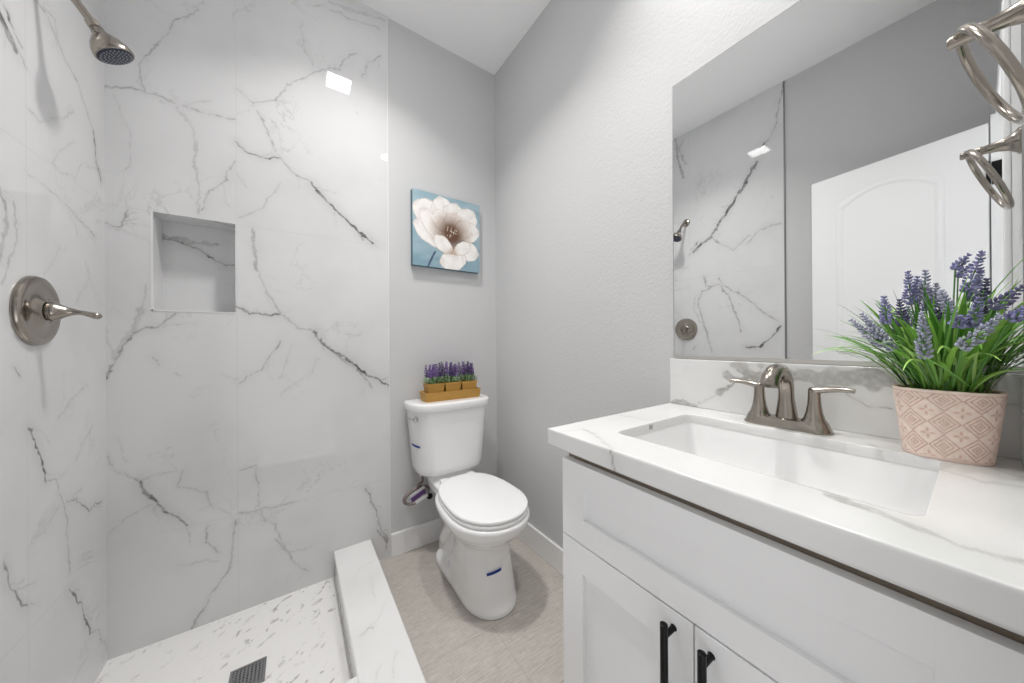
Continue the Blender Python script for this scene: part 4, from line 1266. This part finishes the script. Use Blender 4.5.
    for p in [(0.56, 0.78, 0.30, 0.56, 0.105, 0.30, 0.12, 0.55, 0.0), (0.57, 0.78, 0.85, 0.60, 0.10, 0.30, 0.12, 0.55, 0.0)]:
        m, pc = petal(*p); col = col * (1 - m) + pc * m
    rng = random.Random(5)
    for _ in range(30):
        a, q = rng.uniform(0, 2 * PI), rng.random() ** 0.7
        du, dv = 0.555 + 0.10 * q * math.cos(a), 0.48 + 0.085 * q * math.sin(a)
        m = np.clip(1.5 - np.hypot(u - du, v - dv) / 0.0065, 0, 1)[:, None]
        col = col * (1 - m) + lin(rng.choice([(225, 222, 214), (190, 178, 160), (150, 130, 110)])) * m
    o = grid_wall('painted_face', M['attr'], x0 + s * (x1 - x0), z0 + s * (z1 - z0), lambda A, B: np.stack([A, np.full_like(A, yf), B], -1), lambda A, B: col, parent=t)
    e = MB(); e.box(x0, x1, yf + 0.0004, yb, z0, z1, 0.002)
    e.build('canvas_edge', simple('blue_canvas_edge', (0.10, 0.17, 0.21), 0.7, var=0.2, vscale=30), t)
painting()

# ================================================================== PLANTS
def blade(verts, faces, cols, base, az, lean, L, w, droop, colr, rng, limit, n=9):
    """one grass blade: an arching folded strip"""
    p = Vector(base); th = lean
    d = Vector((math.cos(az), math.sin(az), 0)); side = Vector((-math.sin(az), math.cos(az), 0))
    b0 = len(verts)
    tw = rng.uniform(-0.5, 0.5)
    for i in range(n + 1):
        u = i / n
        ww = w * (0.55 + 0.9 * u if u < 0.5 else 1.0 * (1 - ((u - 0.5) / 0.5) ** 1.8)) + 0.0002
        dirv = d * math.sin(th) + Vector((0, 0, 1)) * math.cos(th)
        nrm = d * math.cos(th) - Vector((0, 0, 1)) * math.sin(th)
        sd = (side * math.cos(tw * u) + nrm * math.sin(tw * u))
        pts = (p - sd * ww, p + nrm * ww * 0.25, p + sd * ww)
        for q in pts:
            q = limit(Vector(q)); verts.append(q)
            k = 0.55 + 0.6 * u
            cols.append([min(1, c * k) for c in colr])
        p = p + dirv * (L / n); th += droop / n * (0.4 + 1.2 * u)
    cols[b0 + 1::3]
    for i in range(n):
        a = b0 + i * 3
        faces.append((a, a + 1, a + 4, a + 3)); faces.append((a + 1, a + 2, a + 5, a + 4))

def mesh_from(name, verts, faces, cols, mat, parent, smooth=180):
    me = bpy.data.meshes.new(name)
    me.from_pydata([tuple(v) for v in verts], [], faces)
    paint_attr(me, np.array(cols))
    return link(name, me, mat, parent, smooth)

def spike_mesh(p0, p1, p2, r, rng, cbud, cstem, density=1.0, bud=0.0034, stem_r=0.0011, limit=None):
    """stem from p0 to p1, buds from p1 to the tip p2"""
    bm = MB()
    m = (p0 + p1) / 2 + Vector((0, 0, 0.004))
    bm.tube([p0, m, p1, p2], [stem_r, stem_r, stem_r, stem_r * 0.6], 6)
    nst = len(bm.bm.verts)
    ax = (p2 - p1); L = ax.length; ax.normalize(); u = ax.orthogonal().normalized(); w = ax.cross(u)
    n = int(max(5, L / (bud * 1.35)) * density)
    for i in range(n):
        f = i / (n - 1)
        env = r * (0.75 + 0.35 * math.sin(PI * min(1, f * 1.4))) * (1 - 0.62 * f ** 2.0)
        for k in range(5):
            a = 2 * PI * k / 5 + i * 0.9 + rng.uniform(-0.25, 0.25)
            out = (u * math.cos(a) + w * math.sin(a))
            c = p1 + ax * (L * f + rng.uniform(-0.001, 0.001)) + out * env * rng.uniform(0.65, 1.0)
            if limit: c = limit(c)
            s = bud * rng.uniform(0.75, 1.15) * (1 - 0.35 * f)
            r0 = len(bm.bm.verts)
            res = bmesh.ops.create_icosphere(bm.bm, subdivisions=1, radius=1.0)
            dv = (out * 0.75 + ax * 0.65).normalized()
            q = dv.to_track_quat('Z', 'Y').to_matrix()
            for vv in res['verts']:
                vv.co = c + q @ Vector((vv.co.x * s * 0.62, vv.co.y * s * 0.62, vv.co.z * s * 1.25))
    N_ = len(bm.bm.verts)
    me = bpy.data.meshes.new('flower_spike')
    bm.bm.to_mesh(me); bm.bm.free()
    cols = np.zeros((N_, 3)); cols[:nst] = cstem
    nb = (N_ - nst) // 12
    for i in range(nb):
        k = rng.uniform(0.65, 1.3); g = rng.random()
        base = np.array(cbud) * k
        if g < 0.12: base = base * 0.6 + np.array((0.25, 0.27, 0.30)) * 0.4
        cols[nst + i * 12: nst + (i + 1) * 12] = base
    paint_attr(me, np.clip(cols, 0, 1))
    return me

def big_plant():
    rng = random.Random(11)
    cx, cy, zb, zt = 0.984, 0.037, CTZ + 0.0005, 1.0435
    t = thing('potted_lavender', 'artificial lavender in a pink diamond-patterned pot on the countertop', 'potted plant', (cx, cy, zb))
    # pot: rounded oval, diamonds pressed into the clay
    NA, NZ = 420, 110
    ang = np.linspace(0, 2 * PI, NA, endpoint=False); hh = np.linspace(0, 1, NZ)
    A, H = np.meshgrid(ang, hh, indexing='ij')
    rx = 0.041 + 0.008 * H; ry = 0.050 + 0.0125 * H
    e = 2.5
    ca, sa = np.cos(A), np.sin(A)
    X = rx * np.sign(ca) * np.abs(ca) ** (2 / e); Y = ry * np.sign(sa) * np.abs(sa) ** (2 / e)
    seg = np.hypot(np.diff(X[:, -1], append=X[:1, -1]), np.diff(Y[:, -1], append=Y[:1, -1]))
    arc = np.concatenate([[0], np.cumsum(seg)[:-1]]) / seg.sum()
    cols_n = 9
    P = (arc[:, None] * cols_n + 0.0 * H)
    Q = H * 3.0 - 0.12
    def tri(a): return np.abs((a % 1.0) - 0.5) * 2      # 1 at cell edge, 0 at centre
    du = tri(P + 0.5 * (0)); dv = tri(Q)
    dia = du + dv                                        # diamond distance, 0 at the centre
    def line(d, c, w): return np.clip(1.3 - np.abs(d - c) / w, 0, 1)
    g = np.maximum.reduce([line(dia, 0.30, 0.055), line(dia, 0.62, 0.055), line(dia, 0.95, 0.06), line(dia, 0.10, 0.05)])
    # crosses of small petals where four diamonds meet
    du2 = 1 - du; dv2 = 1 - dv
    cr = np.hypot(du2, dv2)
    pet = np.maximum(np.clip(1.2 - np.hypot(du2 * 5.0, (dv2 - 0.28) * 2.6) / 0.6, 0, 1), np.clip(1.2 - np.hypot((du2 - 0.28) * 2.6, dv2 * 5.0) / 0.6, 0, 1))
    g = np.maximum(g * (cr > 0.40), pet * 0.9)
    band = ((H > 0.045) & (H < 0.955)).astype(float)
    g = g * band
    g = np.maximum(g, np.clip(1.3 - np.abs(H - 0.955) / 0.010, 0, 1) * 0.6)
    disp = -0.0011 * g
    X2 = X + disp * np.sign(X) * np.abs(ca); Y2 = Y + disp * np.sign(Y) * np.abs(sa)
    Zv = zb + H * (zt - zb)
    co = np.stack([cx + X2, cy + Y2, Zv], -1).reshape(-1, 3)
    raised = np.array((0.88, 0.735, 0.665)); groove = np.array((0.56, 0.30, 0.215))
    wear = 0.5 + 0.5 * vnoise(P * 5, Q * 6, 81)
    cc = (raised * (1 - 0.18 * wear[..., None]) + groove * 0.18 * wear[..., None])
    cc = cc * (1 - g[..., None] * 0.75) + groove * g[..., None] * 0.75
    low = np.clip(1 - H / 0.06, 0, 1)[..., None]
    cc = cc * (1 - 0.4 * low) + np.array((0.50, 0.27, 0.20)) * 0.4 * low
    verts = [tuple(p) for p in co]; cols = [tuple(c) for c in cc.reshape(-1, 3)]
    idx = np.arange(NA * NZ).reshape(NA, NZ)
    faces = []
    for i in range(NA):
        j = (i + 1) % NA
        for k in range(NZ - 1): faces.append((idx[i, k], idx[j, k], idx[j, k + 1], idx[i, k + 1]))
    # rim and inside
    last = idx[:, -1]
    for off, dz in ((0.0035, 0.0006), (0.0065, -0.001), (0.0075, -0.022)):
        b0 = len(verts)
        for i in range(NA):
            v0 = co[idx[i, -1]]; dxy = np.array((cx - v0[0], cy - v0[1])); l = np.hypot(*dxy)
            verts.append((v0[0] + dxy[0] / l * off, v0[1] + dxy[1] / l * off, zt + dz)); cols.append((0.64, 0.44, 0.36))
        cur = np.arange(b0, b0 + NA)
        for i in range(NA):
            j = (i + 1) % NA; faces.append((last[i], last[j], cur[j], cur[i]))
        last = cur
    faces.append([int(i) for i in idx[::-1, 0]])
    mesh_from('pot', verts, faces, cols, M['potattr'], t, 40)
    sm = MB()
    sm.loft([superellipse(cx, cy, 0.0425, 0.0515, 0.0515, 2.5, 2.5, zt - 0.012, 40), superellipse(cx, cy, 0.02, 0.025, 0.025, 2.5, 2.5, zt - 0.006, 40)])
    sm.build('moss', M['soil'], t, 60)
    # leaves
    ylim, xlim = YN + 0.004, XR - 0.011
    def limit(p):
        if p.y < ylim: p.y = ylim + 0.0006 * rng.random()
        if p.x > xlim: p.x = xlim - 0.0006 * rng.random()
        if p.z < 1.075 and p.x > XR - 0.024: p.x = XR - 0.024
        if p.z < 1.03 and p.y < YN + 0.018: p.y = YN + 0.018
        return p
    verts, faces, cols = [], [], []
    greens = [(0.14, 0.36, 0.03), (0.22, 0.47, 0.06), (0.055, 0.19, 0.02), (0.34, 0.58, 0.12), (0.085, 0.27, 0.03), (0.16, 0.40, 0.045)]
    def rand_base():
        a = rng.uniform(0, 2 * PI); r = math.sqrt(rng.random())
        return Vector((cx + 0.033 * r * math.cos(a), cy + 0.044 * r * math.sin(a), zt - 0.010)), a, r
    for i in range(125):                      # upright body
        b, a, r = rand_base()
        az = a + rng.uniform(-0.6, 0.6)
        if math.cos(az) < -0.75 and rng.random() < 0.45: continue
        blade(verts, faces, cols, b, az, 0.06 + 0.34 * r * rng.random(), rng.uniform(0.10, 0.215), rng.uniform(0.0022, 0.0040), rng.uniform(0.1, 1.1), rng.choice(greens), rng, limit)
    for i in range(80):                      # arching outer blades
        b, a, r = rand_base()
        az = a + rng.uniform(-0.35, 0.35)
        if math.cos(az) < -0.65 and rng.random() < 0.45: continue
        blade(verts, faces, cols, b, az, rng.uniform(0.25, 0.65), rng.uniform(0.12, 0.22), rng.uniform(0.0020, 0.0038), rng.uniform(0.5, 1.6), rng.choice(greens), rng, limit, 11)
    for i in range(22):                       # long blades arching over the front of the pot
        y0_ = rng.uniform(-0.045, 0.045)
        b = Vector((cx - 0.012 - 0.02 * rng.random(), cy + y0_, zt - 0.010))
        az = PI - y0_ * 14 + rng.uniform(-0.8, 0.8)
        blade(verts, faces, cols, b, az, rng.uniform(0.15, 0.5), rng.uniform(0.12, 0.19), rng.uniform(0.0022, 0.0036), rng.uniform(1.3, 2.3),
              rng.choice([(0.26, 0.54, 0.08), (0.36, 0.62, 0.14), (0.18, 0.44, 0.05)]), rng, limit, 12)
    # thin wispy blades reaching left and up
    for az, lean, L, dr in ((1.75, 0.9, 0.19, 0.6), (1.6, 0.75, 0.20, 0.75), (2.1, 0.8, 0.19, 0.8), (1.9, 1.0, 0.17, 0.7), (1.35, 0.7, 0.19, 0.7), (2.6, 0.9, 0.18, 0.5),
                            (1.5, 0.55, 0.21, 0.6), (-2.2, 0.45, 0.26, 0.5), (-2.5, 0.6, 0.25, 0.5), (3.4, 0.4, 0.24, 0.6), (-2.0, 0.3, 0.27, 0.4), (2.9, 0.35, 0.22, 0.9)):
        b, a, r = rand_base()
        blade(verts, faces, cols, b, az, lean, L, 0.0015, dr, (0.22, 0.50, 0.10), rng, limit, 12)
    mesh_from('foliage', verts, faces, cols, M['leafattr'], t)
    # flower spikes: (x, tip y, tip z, base y, base z, radius)
    SP = [(0.930, 'A', 851, 320, 880, 343), ]
    for (x, ty, tz, by, bz, r, kind) in BIG_SPIKES:
        p2 = limit(Vector((x, ty, tz))); p1 = limit(Vector((x + 0.006, by, bz)))
        root = Vector((cx + (x - cx) * 0.25, cy + (by - cy) * 0.35, zt - 0.010))
        cb = {'g': (0.42, 0.42, 0.56), 'p': (0.29, 0.28, 0.50), 'd': (0.14, 0.13, 0.25)}[kind]
        me = spike_mesh(root, p1, p2, r * 0.92, rng, cb, (0.10, 0.25, 0.06), 1.25, 0.0042, 0.0012, limit)
        link('flower_spike', me, M['flowattr'], t, 180)
big_plant()

# lavender planter on the tank
def tank_planter():
    rng = random.Random(23)
    zl = 0.8216
    x0, x1, y0, y1 = 0.552, 0.872, 1.602, 1.690
    t = thing('wooden_tray', 'long honey-coloured wooden tray on the toilet tank', 'tray', ((x0 + x1) / 2, (y0 + y1) / 2, zl))
    th = 0.008
    b = MB()
    h = 0.048
    def plank(ax0, ax1, ay0, ay1, fl):
        b.box(ax0, ax1, ay0, ay1, zl + 0.0003, zl + h, 0.001)
    # slightly flared front and back boards
    MBs = b
    for ya, yb, s in ((y0, y0 + th, -1), (y1 - th, y1, 1)):
        ring0 = [Vector((x0 + .006, ya, zl)), Vector((x1 - .006, ya, zl)), Vector((x1 - .006, yb, zl)), Vector((x0 + .006, yb, zl))]
        ring1 = [Vector((x0, ya + s * .005, zl + h)), Vector((x1, ya + s * .005, zl + h)), Vector((x1, yb + s * .005, zl + h)), Vector((x0, yb + s * .005, zl + h))]
        b.loft([ring0, ring1])
    for xa, xb, s in ((x0, x0 + th, -1), (x1 - th, x1, 1)):
        k = 0.006 if s < 0 else -0.006
        ring0 = [Vector((xa + k, y0 + th, zl)), Vector((xb + k, y0 + th, zl)), Vector((xb + k, y1 - th, zl)), Vector((xa + k, y1 - th, zl))]
        ring1 = [Vector((xa, y0 + th - .005, zl + h)), Vector((xb, y0 + th - .005, zl + h)), Vector((xb, y1 - th + .005, zl + h)), Vector((xa, y1 - th + .005, zl + h))]
        b.loft([ring0, ring1])
    b.build('sides', M['wood'], t)
    MB().box(x0 + 0.012, x1 - 0.012, y0 + th, y1 - th, zl + 0.0004, zl + 0.008).build('tray_bottom', M['wood'], t)
    names = ['left-hand wooden box of lavender in the tray, by the shower side', 'middle wooden box of lavender in the tray on the tank', 'right-hand wooden box of lavender in the tray, by the mirror wall']
    inner = (x1 - x0 - 2 * th - 0.012)
    pitch = inner / 3
    for i in range(3):
        px = x0 + th + 0.006 + pitch * (i + 0.5); py = (y0 + y1) / 2
        p = thing('lavender_box', names[i], 'potted plant', (px, py, zl + 0.009), 'lavender boxes in the wooden tray')
        zb, zt = zl + 0.0085, zl + 0.092
        hb, ht = 0.039, 0.0450
        b = MB()
        def sq(hw, z): return [Vector((px - hw, py - hw * 0.80, z)), Vector((px + hw, py - hw * 0.80, z)), Vector((px + hw, py + hw * 0.80, z)), Vector((px - hw, py + hw * 0.80, z))]
        b.loft([sq(hb, zb), sq(ht - 0.001, zt - 0.014), sq(ht + 0.001, zt - 0.0135), sq(ht + 0.0012, zt), sq(ht - 0.005, zt), sq(ht - 0.006, zt - 0.012)], True, True)
        b.build('box', M['wood'], p)
        verts, faces, cols = [], [], []
        gs = [(0.20, 0.38, 0.15), (0.34, 0.52, 0.28), (0.11, 0.25, 0.08), (0.42, 0.58, 0.36)]
        lim = lambda q: Vector((min(max(q.x, px - 0.0475), px + 0.0475), q.y, q.z))
        for k in range(58):
            bx, by = px + rng.uniform(-0.034, 0.034), py + rng.uniform(-0.026, 0.026)
            az = math.atan2(by - py, bx - px) + rng.uniform(-0.7, 0.7)
            blade(verts, faces, cols, (bx, by, zt - 0.010), az, rng.uniform(0.1, 0.9), rng.uniform(0.045, 0.075), rng.uniform(0.0028, 0.0045), rng.uniform(0.2, 0.9), rng.choice(gs), rng, lim, 5)
        if i == 0:
            blade(verts, faces, cols, (px - 0.03, py - 0.01, zt - 0.01), PI - 0.1, 0.9, 0.07, 0.003, 0.9, gs[1], rng, lambda q: q, 6)
        mesh_from('foliage', verts, faces, cols, M['leafattr'], p)
        for k in range(9):
            bx = px - 0.043 + 0.086 * (k + 0.5) / 9 + rng.uniform(-0.002, 0.002); by = py + (-0.018 if k % 2 else 0.016) + rng.uniform(-0.005, 0.005)
            zt2 = zt + rng.uniform(0.088, 0.110)
            p0 = Vector((max(px - 0.034, min(px + 0.034, bx)), by, zt - 0.01)); p2 = Vector((max(px - 0.0400, min(px + 0.0400, bx + rng.uniform(-0.006, 0.006))), by + rng.uniform(-0.006, 0.006), zt2))
            p1 = p0.lerp(p2, 0.42)
            me = spike_mesh(p0, p1, p2, 0.0092, rng, rng.choice([(0.13, 0.065, 0.24), (0.22, 0.12, 0.38), (0.075, 0.04, 0.16)]), (0.09, 0.16, 0.06), 1.1, 0.0056, 0.0012)
            link('flower_spike', me, M['flowattr'], p, 180)
tank_planter()
